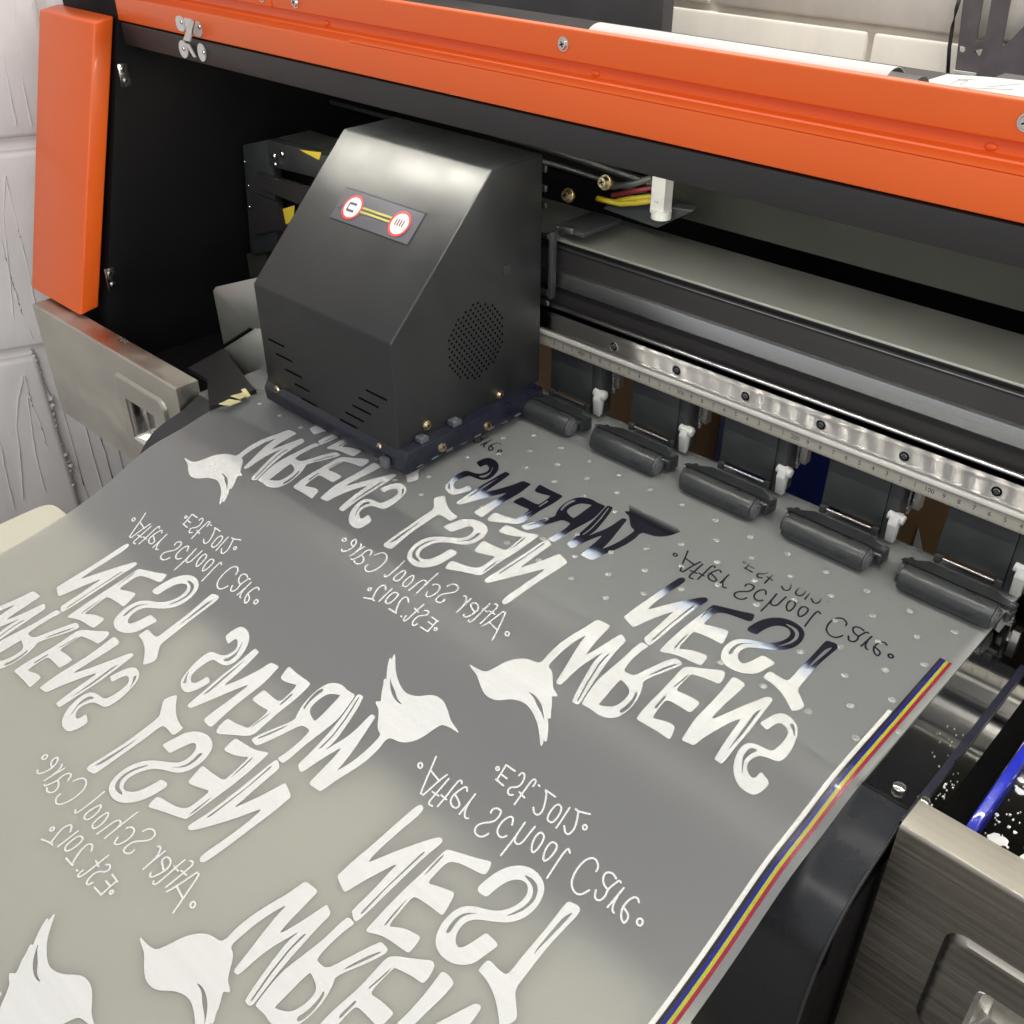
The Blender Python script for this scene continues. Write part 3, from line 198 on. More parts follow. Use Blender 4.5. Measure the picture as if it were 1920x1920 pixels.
STROKES=[([(-30306,48385),(-30292,48362),(-30281,48340),(-30275,48318),(-30273,48297),(-30274,48275),(-30288,48239),(-30318,48213),(-30336,48204),(-30357,48199),(-30381,48197),(-30406,48199),(-30431,48204),(-30456,48213),(-30481,48224),(-30505,48239),(-30527,48256),(-30547,48275),(-30563,48295),(-30578,48318),(-30588,48340),(-30595,48362),(-30597,48384),(-30596,48405),(-30581,48441),(-30552,48468),(-30533,48476),(-30512,48481),(-30489,48483),(-30463,48481),(-30438,48476),(-30413,48468),(-30388,48456),(-30364,48441),(-30342,48424),(-30323,48405)],1),
([(-30066,49299),(-29873,48843),(-29769,48594),(-29690,48402),(-29613,48215),(-29540,48033),(-29465,47856),(-29390,47683),(-29294,47475),(-29121,47108)],0),
([(-29121,47108),(-28919,47129)],0),
([(-28919,47129),(-28872,47788),(-28843,48116),(-28817,48333),(-28780,48546),(-28708,48863)],0),
([(-29724,48488),(-28789,48309)],0),
([(-28449,48740),(-28419,48124),(-28403,47811),(-28391,47595),(-28380,47407),(-28370,47249),(-28352,47123),(-28327,47031),(-28293,46971),(-28252,46944),(-28210,46928),(-28166,46923),(-28110,46931),(-28007,46966)],0),
([(-28643,47590),(-28166,47636)],0),
([(-27625,48983),(-27674,49048),(-27705,49075),(-27735,49085),(-27769,49086),(-27808,49077),(-27839,49053),(-27862,49014),(-27876,48959),(-27883,48890),(-27881,48773),(-27871,48608),(-27852,48395),(-27824,48134),(-27801,47900),(-27782,47694),(-27766,47478),(-27745,47137)],0),
([(-28070,47758),(-27646,47742)],0),
([(-27041,48824),(-27131,48916),(-27179,48954),(-27216,48968),(-27252,48969),(-27287,48956),(-27319,48926),(-27350,48878),(-27378,48812),(-27404,48729),(-27429,48640),(-27452,48547),(-27473,48448),(-27492,48344),(-27501,48246),(-27500,48152),(-27487,48062),(-27465,47978),(-27433,47903),(-27392,47838),(-27343,47783),(-27285,47738),(-27225,47703),(-27162,47677),(-27098,47661),(-27031,47654),(-26971,47656),(-26918,47667),(-26873,47687),(-26834,47716),(-26806,47754),(-26789,47801),(-26783,47857),(-26787,47923),(-26833,47988),(-26920,48053),(-27091,48133),(-27473,48276)],0),
([(-26525,48977),(-26493,48604),(-26475,48390),(-26462,48212),(-26446,47981),(-26417,47554)],0),
([(-26463,48418),(-26408,48177),(-26366,48046),(-26317,47945),(-26257,47847),(-26185,47753),(-26122,47681),(-26067,47631),(-26022,47605),(-25986,47601),(-25954,47604),(-25926,47612),(-25897,47632),(-25854,47678)],0),
([(-25043,48677),(-25086,48785),(-25096,48847),(-25087,48899),(-25065,48954),(-25028,49012),(-24984,49057),(-24931,49090),(-24870,49111),(-24801,49119),(-24741,49117),(-24689,49106),(-24647,49086),(-24613,49056),(-24583,49010),(-24559,48949),(-24539,48873),(-24523,48780),(-24518,48691),(-24523,48604),(-24539,48520),(-24566,48440),(-24605,48363),(-24658,48290),(-24724,48220),(-24803,48155),(-24876,48087),(-24943,48015),(-25004,47941),(-25059,47863),(-25098,47786),(-25123,47710),(-25131,47635),(-25125,47561),(-25108,47494),(-25079,47434),(-25039,47381),(-24988,47334),(-24930,47300),(-24864,47277),(-24790,47267),(-24708,47268),(-24634,47280),(-24569,47302),(-24512,47335),(-24464,47377),(-24423,47426),(-24389,47481),(-24358,47560),(-24317,47713)],0),
([(-23606,48873),(-23690,49028),(-23738,49102),(-23779,49147),(-23821,49180),(-23866,49202),(-23910,49205),(-23953,49191),(-23996,49159),(-24039,49109),(-24076,49050),(-24108,48981),(-24133,48903),(-24153,48815),(-24165,48724),(-24167,48631),(-24161,48536),(-24146,48438),(-24126,48350),(-24101,48272),(-24072,48204),(-24037,48146),(-23996,48095),(-23950,48052),(-23898,48016),(-23840,47988),(-23782,47971),(-23725,47967),(-23668,47974),(-23610,47993),(-23561,48020),(-23521,48054),(-23482,48106),(-23428,48215)],0),
([(-23116,49396),(-23044,48801),(-23008,48468),(-22984,48198),(-22959,47855),(-22921,47234)],0),
([(-23034,48662),(-22971,48464),(-22932,48370),(-22896,48313),(-22856,48272),(-22812,48246),(-22769,48229),(-22726,48222),(-22685,48224),(-22644,48235),(-22607,48256),(-22573,48286),(-22543,48326),(-22516,48376),(-22498,48446),(-22488,48537),(-22487,48649),(-22494,48782),(-22499,48917),(-22504,49054),(-22507,49227),(-22511,49544)],0),
([(-26423,50901),(-26411,50871),(-26409,50842),(-26416,50815),(-26433,50794),(-26458,50781),(-26487,50776),(-26519,50781),(-26550,50794),(-26578,50816),(-26599,50842),(-26611,50872),(-26614,50901),(-26606,50928),(-26589,50949),(-26565,50963),(-26535,50967),(-26503,50962),(-26472,50949),(-26444,50927)],1),
([(-25567,51341),(-26243,51324)],0),
([(-26243,51324),(-26198,51037),(-26174,50882),(-26155,50762),(-26131,50617),(-26090,50364)],0),
([(-26097,50739),(-25675,50728)],0),
([(-26168,50330),(-25552,50295)],0),
([(-25204,51269),(-25199,51374),(-25188,51426),(-25170,51461),(-25145,51489),(-25111,51512),(-25075,51521),(-25035,51515),(-24993,51496),(-24948,51462),(-24907,51417),(-24869,51360),(-24835,51293),(-24805,51215),(-24783,51139),(-24769,51064),(-24763,50991),(-24765,50921),(-24775,50856),(-24793,50797),(-24819,50744),(-24852,50696),(-24890,50652),(-24935,50612),(-24985,50575),(-25041,50541),(-25085,50503),(-25118,50461),(-25138,50415),(-25147,50364),(-25148,50317),(-25141,50272),(-25126,50231),(-25102,50193),(-25073,50160),(-25038,50132),(-24997,50110),(-24950,50093),(-24906,50089),(-24864,50099),(-24815,50131),(-24731,50211)],0),
([(-24111,51248),(-24125,51403),(-24139,51479),(-24156,51527),(-24178,51563),(-24205,51589),(-24233,51605),(-24262,51612),(-24293,51610),(-24325,51598),(-24350,51569),(-24369,51524),(-24382,51462),(-24389,51384),(-24390,51278),(-24387,51146),(-24378,50986),(-24365,50799),(-24351,50616),(-24338,50437),(-24321,50218),(-24290,49831)],0),
([(-24535,50544),(-24087,50463)],0),
([(-23913,51481),(-23819,51468)],0),
([(-22699,51502),(-23132,51497),(-23312,51491),(-23382,51481),(-23264,51421)],0),
([(-23264,51421),(-23113,51199),(-23032,51072),(-22971,50965),(-22913,50854),(-22857,50739),(-22814,50633),(-22783,50535),(-22763,50446),(-22756,50365),(-22758,50295),(-22770,50237),(-22791,50190),(-22822,50154),(-22858,50128),(-22901,50112),(-22950,50106),(-23005,50111),(-23059,50127),(-23113,50154),(-23180,50204),(-23298,50316)],0),
([(-22129,51274),(-22074,51255),(-22026,51227),(-21985,51189),(-21951,51142),(-21924,51085),(-21900,51016),(-21879,50936),(-21861,50844),(-21846,50742),(-21838,50647),(-21837,50561),(-21842,50482),(-21854,50413),(-21871,50355),(-21893,50309),(-21919,50275),(-21951,50252),(-21990,50238),(-22037,50231),(-22091,50231),(-22153,50240),(-22207,50265),(-22252,50307),(-22288,50365),(-22316,50440),(-22339,50524),(-22357,50616),(-22371,50715),(-22380,50823),(-22383,50918),(-22379,50999),(-22370,51066),(-22354,51120),(-22335,51167),(-22312,51207),(-22286,51239),(-22257,51264),(-22221,51279),(-22178,51282)],1),
([(-21635,51475),(-21512,50186)],0),
([(-20483,51846),(-20833,51707),(-21001,51646),(-21104,51616),(-21194,51603),(-21308,51608)],0),
([(-21105,51599),(-20961,51351),(-20885,51210),(-20829,51092),(-20778,50971),(-20731,50846),(-20700,50728),(-20686,50617),(-20689,50513),(-20708,50416),(-20736,50343),(-20774,50293),(-20821,50267),(-20877,50264),(-20936,50278),(-20998,50309),(-21079,50372),(-21231,50517)],0),
([(-20167,51156),(-20159,51137),(-20153,51101),(-20158,51065),(-20174,51035),(-20201,51013),(-20233,51001),(-20271,51001),(-20307,51011),(-20341,51033),(-20368,51062),(-20386,51097),(-20392,51134),(-20387,51170),(-20371,51200),(-20344,51222),(-20312,51234),(-20274,51234),(-20238,51223),(-20203,51202),(-20177,51173)],1),
([(-21913,49499),(-21850,49484),(-21794,49454),(-21746,49409),(-21705,49351),(-21673,49279),(-21645,49200),(-21622,49116),(-21603,49026),(-21589,48930),(-21580,48831),(-21577,48732),(-21580,48630),(-21589,48526),(-21608,48453),(-21638,48411),(-21679,48400),(-21731,48418),(-21783,48452),(-21835,48500),(-21888,48562),(-21941,48639),(-21987,48722),(-22027,48809),(-22060,48902),(-22086,49000),(-22104,49089),(-22114,49169),(-22116,49241),(-22110,49304),(-22100,49358),(-22085,49405),(-22067,49445),(-22044,49476),(-22010,49496),(-21967,49503)],1),
([(-21120,49489),(-21065,49505),(-21012,49510),(-20961,49502),(-20912,49482),(-20866,49450),(-20826,49406),(-20793,49350),(-20766,49281),(-20747,49201),(-20733,49115),(-20725,49026),(-20723,48932),(-20726,48833),(-20735,48740),(-20750,48652),(-20770,48570),(-20796,48493),(-20828,48442),(-20864,48419),(-20906,48424),(-20953,48455),(-20999,48501),(-21045,48563),(-21090,48639),(-21135,48730),(-21172,48823),(-21202,48916),(-21223,49011),(-21237,49107),(-21243,49192),(-21243,49267),(-21236,49331),(-21223,49384),(-21198,49428),(-21164,49463)],1),
([(-20045,49565),(-20140,49646),(-20188,49675),(-20221,49681),(-20250,49672),(-20274,49649),(-20291,49592),(-20301,49502),(-20303,49379),(-20298,49223),(-20284,49033),(-20262,48807),(-20221,48473),(-20132,47808)],0),
([(-18306,49632),(-18332,49785),(-18365,49866),(-18414,49927),(-18481,49985),(-18567,50040),(-18646,50078),(-18720,50098),(-18787,50100),(-18848,50085),(-18907,50055),(-18963,50011),(-19017,49953),(-19069,49879),(-19111,49787),(-19144,49677),(-19167,49547),(-19181,49399),(-19185,49253),(-19178,49111),(-19161,48971),(-19133,48835),(-19101,48713),(-19065,48608),(-19025,48517),(-18981,48443),(-18930,48374),(-18871,48311),(-18805,48254),(-18732,48203),(-18657,48163),(-18582,48134),(-18505,48117),(-18428,48111),(-18358,48118),(-18295,48137),(-18239,48168),(-18191,48211),(-18146,48267),(-18105,48334),(-18059,48436),(-17984,48640)],0),
([(-17245,49950),(-17387,50014),(-17465,50039),(-17527,50046),(-17587,50042),(-17647,50027),(-17701,50005),(-17749,49975),(-17792,49938),(-17829,49894),(-17850,49841),(-17857,49781),(-17848,49713),(-17824,49638),(-17791,49568),(-17751,49505),(-17701,49449),(-17643,49398),(-17581,49356),(-17515,49321),(-17426,49289),(-17258,49245)],0),
([(-16926,49933),(-17004,49966),(-17044,49960),(-17072,49928),(-17096,49873),(-17117,49794),(-17139,49707),(-17162,49612),(-17185,49508),(-17210,49397),(-17221,49295),(-17219,49204),(-17204,49122),(-17176,49049),(-17158,48976),(-17148,48901),(-17148,48825),(-17156,48748),(-17173,48680),(-17198,48623),(-17230,48576),(-17271,48539),(-17315,48514),(-17361,48501),(-17410,48502),(-17462,48515),(-17511,48544),(-17558,48591),(-17612,48674),(-17705,48855)],0),
([(-16639,49802),(-16649,49445),(-16656,49246),(-16663,49088),(-16673,48890),(-16693,48534)],0),
([(-16622,49240),(-16596,49025),(-16574,48909),(-16545,48821),(-16508,48737),(-16462,48656),(-16419,48595),(-16380,48553),(-16336,48529),(-16264,48520)],0),
([(-15594,49698),(-15671,49767),(-15718,49795),(-15760,49806),(-15807,49806),(-15857,49797),(-15903,49771),(-15945,49728),(-15982,49669),(-16016,49592),(-16043,49508),(-16064,49415),(-16078,49314),(-16086,49205),(-16083,49102),(-16070,49003),(-16046,48909),(-16011,48821),(-15971,48740),(-15925,48667),(-15874,48601),(-15816,48542),(-15760,48495),(-15703,48459),(-15647,48435),(-15591,48421),(-15552,48440),(-15529,48492),(-15524,48576),(-15535,48693),(-15577,48791),(-15651,48872),(-15790,48944),(-16097,49042)],0),
([(-14828,48995),(-14818,48969),(-14811,48944),(-14809,48920),(-14810,48895),(-14815,48871),(-14823,48849),(-14834,48830),(-14849,48813),(-14868,48799),(-14887,48788),(-14909,48782),(-14932,48779),(-14956,48781),(-14980,48786),(-15003,48795),(-15026,48807),(-15047,48824),(-15066,48842),(-15082,48863),(-15095,48886),(-15105,48912),(-15112,48937),(-15114,48962),(-15113,48986),(-15108,49011),(-15100,49033),(-15088,49052),(-15073,49069),(-15055,49083),(-15035,49093),(-15013,49100),(-14990,49102),(-14966,49101),(-14942,49095),(-14919,49086),(-14897,49074),(-14875,49057),(-14856,49039),(-14841,49018)],1)]
FILM=[(0.02000,-0.05884,0.01225),(0.03000,-0.05831,0.02227),(0.04000,-0.05779,0.03228),(0.05000,-0.05727,0.04229),(0.06000,-0.05675,0.05231),(0.07000,-0.05623,0.06232),(0.08000,-0.05570,0.07233),(0.09000,-0.05518,0.08235),(0.10000,-0.05466,0.09236),(0.11000,-0.05414,0.10238),(0.12000,-0.05357,0.11239),(0.13000,-0.05286,0.12242),(0.14000,-0.05210,0.13245),(0.15000,-0.05134,0.14247),(0.16000,-0.05051,0.15251),(0.17000,-0.04945,0.16256),(0.18000,-0.04833,0.17263),(0.19000,-0.04720,0.18269),(0.20000,-0.04598,0.19277),(0.21000,-0.04443,0.20288),(0.22000,-0.04279,0.21302),(0.23000,-0.04115,0.22315),(0.24000,-0.03928,0.23333),(0.25000,-0.03668,0.24366),(0.26000,-0.03385,0.25406),(0.27000,-0.03078,0.26452),(0.28000,-0.02689,0.27525),(0.29000,-0.02277,0.28607),(0.30000,-0.01857,0.29691),(0.31000,-0.01411,0.30786),(0.32000,-0.01032,0.31857),(0.33000,-0.00903,0.32868),(0.34000,-0.00833,0.33870),(0.35000,-0.00711,0.34878),(0.36000,-0.00537,0.35893),(0.37000,-0.00235,0.36938),(0.38000,0.00054,0.37980),(0.39000,0.00177,0.38989),(0.40000,0.00213,0.39990),(0.41000,0.00125,0.40994),(0.42000,0.00023,0.42000),(0.43000,0.00000,0.43000),(0.44000,0.00000,0.44000),(0.45000,0.00000,0.45000),(0.46000,0.00000,0.46000),(0.47000,0.00000,0.47000),(0.48000,0.00000,0.48000),(0.49000,0.00000,0.49000),(0.50000,0.00000,0.50000),(0.51000,0.00000,0.51000),(0.52000,0.00000,0.52000),(0.53000,0.00000,0.53000),(0.54000,0.00000,0.54000),(0.55000,0.00000,0.55000),(0.56000,0.00000,0.56000),(0.57000,0.00000,0.57000),(0.58000,0.00000,0.58000),(0.59000,0.00000,0.59000),(0.60000,0.00000,0.60000),(0.61000,0.00000,0.61000),(0.62000,0.00000,0.62000),(0.63000,0.00000,0.63000),(0.64000,0.00000,0.64000),(0.65000,0.00000,0.65000),(0.66000,0.00000,0.66000),(0.67000,0.00000,0.67000),(0.68000,0.00000,0.68000),(0.69000,0.00000,0.69000),(0.70000,0.00000,0.70000)]
# ------------------------------------------------------------------ materials
M = {}
M['orange'] = pm('orange powder coat', (.77, .112, .009), .46, 0, .09, 5, .08, 900, .10, coat=.15)
M['black'] = pm('black sheet metal', (.012, .011, .012), .5, 0, .25, 9, .06, 1400, .08)
M['blackgrey'] = pm('dark grey painted steel', (.018, .0165, .017), .48, 0, .18, 12, .12, 1500, .08)
M['housing'] = pm('satin black carriage cover', (.010, .011, .012), .46, 0, .6, 8, .03, 500, .2, spec=.6)
M['plastic'] = pm('grey black moulded plastic', (.023, .026, .028), .42, 0, .2, 60, .15, 1200, .12)
M['rubber'] = pm('roller rubber', (.026, .029, .031), .34, 0, .35, 90, .12, 900, .12, stretch=(.3, 1, 1))
M['brushed'] = pm('brushed stainless', (.33, .31, .28), .40, 1, .26, 420, .05, 1400, .10, stretch=(.012, 1, 1))
M['dullsteel'] = pm('smeared stainless', (.52, .50, .44), .45, 1, .42, 20, .04, 260, .22, stretch=(.6, 1, 1))
M['galv'] = pm('galvanised plate', (.46, .47, .43), .42, .8, .1, 30, .1, 500, .06)
M['bed'] = pm('grey vacuum bed', (.17, .175, .175), .5, 0, .06, 12)
M['innerp'] = pm('dull olive panel', (.010, .0105, .008), .5, 0, .1, 30)
M['satin'] = pm('satin aluminium', (.42, .42, .43), .33, 1, .08, 40, .05, 600, .06, stretch=(.05, 1, 1))
def rail_mat():
    mt, N, L, B = nodes('ground rail steel'); N.remove(B)
    g = N.new('ShaderNodeBsdfAnisotropic'); g.inputs['Color'].default_value = (.66, .64, .62, 1); g.inputs['Roughness'].default_value = .42; g.inputs['Anisotropy'].default_value = RAIL_A
    cx = N.new('ShaderNodeCombineXYZ'); cx.inputs[2].default_value = 1.0; L.new(cx.outputs[0], g.inputs['Tangent'])
    L.new(g.outputs[0], N['Material Output'].inputs[0]); return mt
M['rail'] = rail_mat()
M['chrome'] = pm('bright steel', (.68, .66, .62), .2, 1, .08, 60, .03, 600, .08)
M['ruler'] = pm('anodised ruler', (.42, .40, .36), .38, .6, .06, 60, .03, 600, .06)
M['mark'] = pm('ruler ink', (.015, .014, .013), .6)
M['mirror'] = pm('polished platen', (.50, .50, .47), .05, 1, .12, 12, 0, 60, .03)
M['hole'] = pm('dark recess', (.002, .002, .002), .9, spec=.05)
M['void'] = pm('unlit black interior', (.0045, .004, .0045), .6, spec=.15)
M['lever'] = pm('grey white lever', (.36, .37, .37), .45, 0, .08, 60, .05, 500)
M['hub'] = pm('roller hub grey', (.09, .095, .10), .4)
M['white'] = pm('white plastic', (.62, .63, .62), .4, 0, .05, 40, .05, 500)
M['clip'] = pm('plated clip', (.66, .66, .64), .35, .35, .12, 90, .05, 500)
M['brass'] = pm('brass screw', (.62, .52, .33), .3, 1, .15, 200)
M['blue'] = pm('scratched blue enamel', (.012, .022, .42), .22, 0, .45, 70, .3, 500, .12, coat=.5)
M['cream'] = pm('cream laminate', (.52, .505, .415), .42, 0, .03, 5, .03, 300, .06)
M['yellow'] = pm('yellow sticker', (.55, .42, .03), .5)
M['card'] = pm('brown cardboard', (.26, .155, .07), .8, 0, .12, 20, .2, 200)
M['bluebin'] = pm('blue plastic bin', (.012, .028, .19), .45, 0, .2, 20)
M['paper'] = pm('white paper', (.52, .51, .505), .6, 0, .02, 10)
M['board'] = pm('dark chalky board', (.055, .053, .056), .6, 0, .35, 14, .1, 300)
M['splatter'] = pm('white ink spatter', (.72, .72, .72), .35)
M['red'] = pm('sticker red', (.55, .03, .03), .4)
M['stickgrey'] = pm('sticker grey', (.06, .06, .075), .35)
M['pink'] = pm('sticker pale pink', (.75, .55, .55), .4)
M['stickwhite'] = pm('sticker white', (.78, .76, .76), .4)
M['olive'] = pm('sticker yellow line', (.30, .27, .06), .4)
M['led'] = emis('lit led', (1, .96, .84), LED_E)
M['wred'] = pm('red wire', (.12, .006, .012), .5)
M['wyel'] = pm('yellow wire', (.28, .22, .008), .5)
M['wgrey'] = pm('grey wire', (.05, .055, .05), .4)

# painted block wall: pale paint with brush texture
def wall_mat(name, col):
    mt, N, L, B = nodes(name)
    tc = N.new('ShaderNodeTexCoord'); mp = N.new('ShaderNodeMapping'); L.new(tc.outputs['Object'], mp.inputs[0])
    mp.inputs['Scale'].default_value = (1, 1, .35)
    n1 = N.new('ShaderNodeTexNoise'); n1.inputs['Scale'].default_value = 26; n1.inputs['Detail'].default_value = 9; n1.inputs['Roughness'].default_value = .6
    n2 = N.new('ShaderNodeTexNoise'); n2.inputs['Scale'].default_value = 190; n2.inputs['Detail'].default_value = 5
    L.new(mp.outputs[0], n1.inputs['Vector']); L.new(mp.outputs[0], n2.inputs['Vector'])
    cr = N.new('ShaderNodeValToRGB'); cr.color_ramp.elements[0].position = .25; cr.color_ramp.elements[1].position = .75
    cr.color_ramp.elements[0].color = (*[c*.86 for c in col], 1); cr.color_ramp.elements[1].color = (*col, 1)
    L.new(n1.outputs['Fac'], cr.inputs[0]); L.new(cr.outputs[0], B.inputs['Base Color'])
    ad = N.new('ShaderNodeMath'); ad.operation = 'MULTIPLY_ADD'; L.new(n2.outputs['Fac'], ad.inputs[0]); ad.inputs[1].default_value = .25; L.new(n1.outputs['Fac'], ad.inputs[2])
    bp = N.new('ShaderNodeBump'); bp.inputs['Strength'].default_value = .30; bp.inputs['Distance'].default_value = .0025
    L.new(ad.outputs[0], bp.inputs['Height']); L.new(bp.outputs[0], B.inputs['Normal'])
    B.inputs['Roughness'].default_value = .55
    return mt
M['wall'] = wall_mat('white painted block', (.80, .765, .755))
M['wall2'] = wall_mat('cream painted block', (.78, .74, .66))

# frosted transfer film: part diffuse, mostly translucent, slightly glossy
def film_mat():
    mt, N, L, B = nodes('frosted film')
    N.remove(B); out = N['Material Output']
    df = N.new('ShaderNodeBsdfDiffuse'); df.inputs[0].default_value = (*FILM_D, 1)
    tr = N.new('ShaderNodeBsdfTranslucent'); tr.inputs[0].default_value = (*FILM_T, 1)
    gl = N.new('ShaderNodeBsdfGlossy'); gl.inputs['Roughness'].default_value = .36; gl.inputs[0].default_value = (.9, .9, .9, 1)
    m1 = N.new('ShaderNodeMixShader'); m1.inputs[0].default_value = FILM_F; L.new(df.outputs[0], m1.inputs[1]); L.new(tr.outputs[0], m1.inputs[2])
    fr = N.new('ShaderNodeFresnel'); fr.inputs[0].default_value = 1.42
    m2 = N.new('ShaderNodeMixShader'); L.new(fr.outputs[0], m2.inputs[0]); L.new(m1.outputs[0], m2.inputs[1]); L.new(gl.outputs[0], m2.inputs[2])
    tc = N.new('ShaderNodeTexCoord'); n = N.new('ShaderNodeTexNoise'); n.inputs['Scale'].default_value = 9; n.inputs['Detail'].default_value = 3
    L.new(tc.outputs['Object'], n.inputs['Vector'])
    bp = N.new('ShaderNodeBump'); bp.inputs['Strength'].default_value = .25; bp.inputs['Distance'].default_value = .002
    L.new(n.outputs['Fac'], bp.inputs['Height']); L.new(bp.outputs[0], gl.inputs['Normal'])
    L.new(m2.outputs[0], out.inputs[0]); return mt
M['film'] = film_mat()

# printed ink: black colour pass already laid down near the head, white laid over it further on
def ink_mat(name='ink'):
    mt, N, L, B = nodes(name)
    g = N.new('ShaderNodeNewGeometry'); sp = N.new('ShaderNodeSeparateXYZ'); L.new(g.outputs['Position'], sp.inputs[0])
    n = N.new('ShaderNodeTexNoise'); n.inputs['Scale'].default_value = 120; L.new(g.outputs['Position'], n.inputs['Vector'])
    ad = N.new('ShaderNodeMath'); ad.operation = 'MULTIPLY_ADD'; L.new(n.outputs['Fac'], ad.inputs[0]); ad.inputs[1].default_value = .006; L.new(sp.outputs['Y'], ad.inputs[2])
    mr = N.new('ShaderNodeMapRange'); mr.inputs['From Min'].default_value = .4385; mr.inputs['From Max'].default_value = .4575; L.new(ad.outputs[0], mr.inputs['Value'])
    cr = N.new('ShaderNodeValToRGB'); e = cr.color_ramp.elements
    e[0].position = 0; e[0].color = (.60, .605, .595, 1); e[1].position = 1; e[1].color = (.006, .006, .013, 1)
    k = e.new(.45); k.color = (.42, .48, .57, 1); k = e.new(.75); k.color = (.03, .034, .07, 1)
    L.new(mr.outputs[0], cr.inputs[0])
    bm_ = N.new('ShaderNodeMapping'); bm_.inputs['Scale'].default_value = (2, 240, 2); L.new(g.outputs['Position'], bm_.inputs[0])
    bn = N.new('ShaderNodeTexNoise'); bn.inputs['Scale'].default_value = 1; bn.inputs['Detail'].default_value = 3; L.new(bm_.outputs[0], bn.inputs['Vector'])
    br_ = N.new('ShaderNodeMapRange'); br_.inputs['From Min'].default_value = .3; br_.inputs['From Max'].default_value = .7; br_.inputs['To Min'].default_value = .97; br_.inputs['To Max'].default_value = 1.02; L.new(bn.outputs['Fac'], br_.inputs['Value'])
    mu = N.new('ShaderNodeVectorMath'); mu.operation = 'SCALE'; L.new(cr.outputs[0], mu.inputs[0]); L.new(br_.outputs[0], mu.inputs['Scale']); L.new(mu.outputs[0], B.inputs['Base Color'])
    B.inputs['Roughness'].default_value = .35; B.inputs['Specular IOR Level'].default_value = .22
    fa = N.new('ShaderNodeMapRange'); fa.inputs['From Min'].default_value = .4985; fa.inputs['From Max'].default_value = .511
    fa.inputs['To Min'].default_value = 1; fa.inputs['To Max'].default_value = 0; L.new(sp.outputs['Y'], fa.inputs['Value'])
    L.new(fa.outputs[0], B.inputs['Alpha'])
    nb = N.new('ShaderNodeTexNoise'); nb.inputs['Scale'].default_value = 240; nb.inputs['Detail'].default_value = 3; L.new(g.outputs['Position'], nb.inputs['Vector'])
    bp = N.new('ShaderNodeBump'); bp.inputs['Strength'].default_value = .35; bp.inputs['Distance'].default_value = .0006
    L.new(nb.outputs['Fac'], bp.inputs['Height']); L.new(bp.outputs[0], B.inputs['Normal'])
    B.inputs['Coat Weight'].default_value = .07; B.inputs['Coat Roughness'].default_value = .14; L.new(bp.outputs[0], B.inputs['Coat Normal'])
    return mt
M['ink'] = ink_mat()
def flatink(name, col):
    return pm(name, col, .32, 0, .12, 260, .15, 400, .05, coat=.12)

# ================================================================== ROOM
def struct(o): o['kind'] = 'structure'; return o
bm = bmesh.new(); box(bm, (-4, -3, -1.0), (3, 4, -.95)); struct(link('floor', bm, pm('grey floor', (.30, .28, .26), .6)))
# left wall of big painted blocks, turned away from the printer's side
WD = Vector((.3688, .9295, 0)); WN = Vector((.9295, -.3688, 0)); WP = Vector((-1.112, .45, 0))
def wp(s, z, d=0): return WP+WD*s+WN*d+Vector((0, 0, z))
def on_wall(px, py, d=0):
    r = ray(px, py); P = WP+WN*d; t = WN.dot(P-CAM)/WN.dot(r); q = CAM+r*t
    return (q-P).dot(WD), q.z
bm = bmesh.new()
def wblock(s0, s1, z0, z1, d0, d1):
    a = [wp(s, z, d) for s in (s0, s1) for z in (z0, z1) for d in (d0, d1)]
    vs = [bm.verts.new(p) for p in a]
    for f in ((0,1,3,2),(4,6,7,5),(0,4,5,1),(2,3,7,6),(0,2,6,4),(1,5,7,3)): bm.faces.new([vs[i] for i in f])
wblock(-1.5, .25, -.95, 1.6, -.12, -.010)
SEDGE = on_wall(112, 820)[0]
zs = [-.95, -.76, -.55, -.32, -.089, .137, .36, .6, .85, 1.1, 1.35, 1.6]
for k in range(len(zs)-1):
    s = -1.45+(.17 if k % 2 else 0)
    while s < .24:
        e = min(s+.434, .25)
        if zs[k+1] < -.08: e = min(e, SEDGE)
        if e > s+.01: wblock(s+.003, e, zs[k]+.006, zs[k+1]-.006, -.02, random.uniform(-.003, .001))
        s += .44
bmesh.ops.subdivide_edges(bm, edges=[e for e in bm.edges if e.calc_length() > .2], cuts=6, use_grid_fill=True)
for v in bm.verts: v.co += WN*random.uniform(-.0012, .0012)+Vector((0, 0, random.uniform(-.001, .001)))
wl = struct(link('wall_left', bm, M['wall'], bevel=.0055, seg=3)); 
# paint runs standing proud of the blocks
def run_of_paint(pts, r=.0011):
    P = []
    for (x0, y0), (x1, y1) in zip(pts, pts[1:]):
        n = 7
        for k in range(n):
            t = k/n; s, z = on_wall(x0+(x1-x0)*t+random.uniform(-.7, .7), y0+(y1-y0)*t, .0012); P.append(wp(s, z, .0010))
    return P
bm = bmesh.new()
for pts in [[(27,0),(34,100),(45,165),(62,250)],[(3,92),(20,180),(33,245)],[(63,0),(69,60)],[(10,330),(7,400),(14,480),(22,560),(30,640)],[(10,330),(32,420),(52,500),(66,570),(78,640)],
            [(0,440),(20,520),(42,590),(66,645)],[(44,705),(34,750),(31,800),(37,850),(45,950)],[(46,705),(60,760),(74,790),(92,850)],[(0,830),(14,900),(30,965)],[(52,745),(66,850),(88,935)]]:
    P = run_of_paint(pts); tube(bm, P, [.0004+.0005*random.random() for _ in P], 6)
link('paint_run', bm, M['wall'], wl)
bm = bmesh.new()
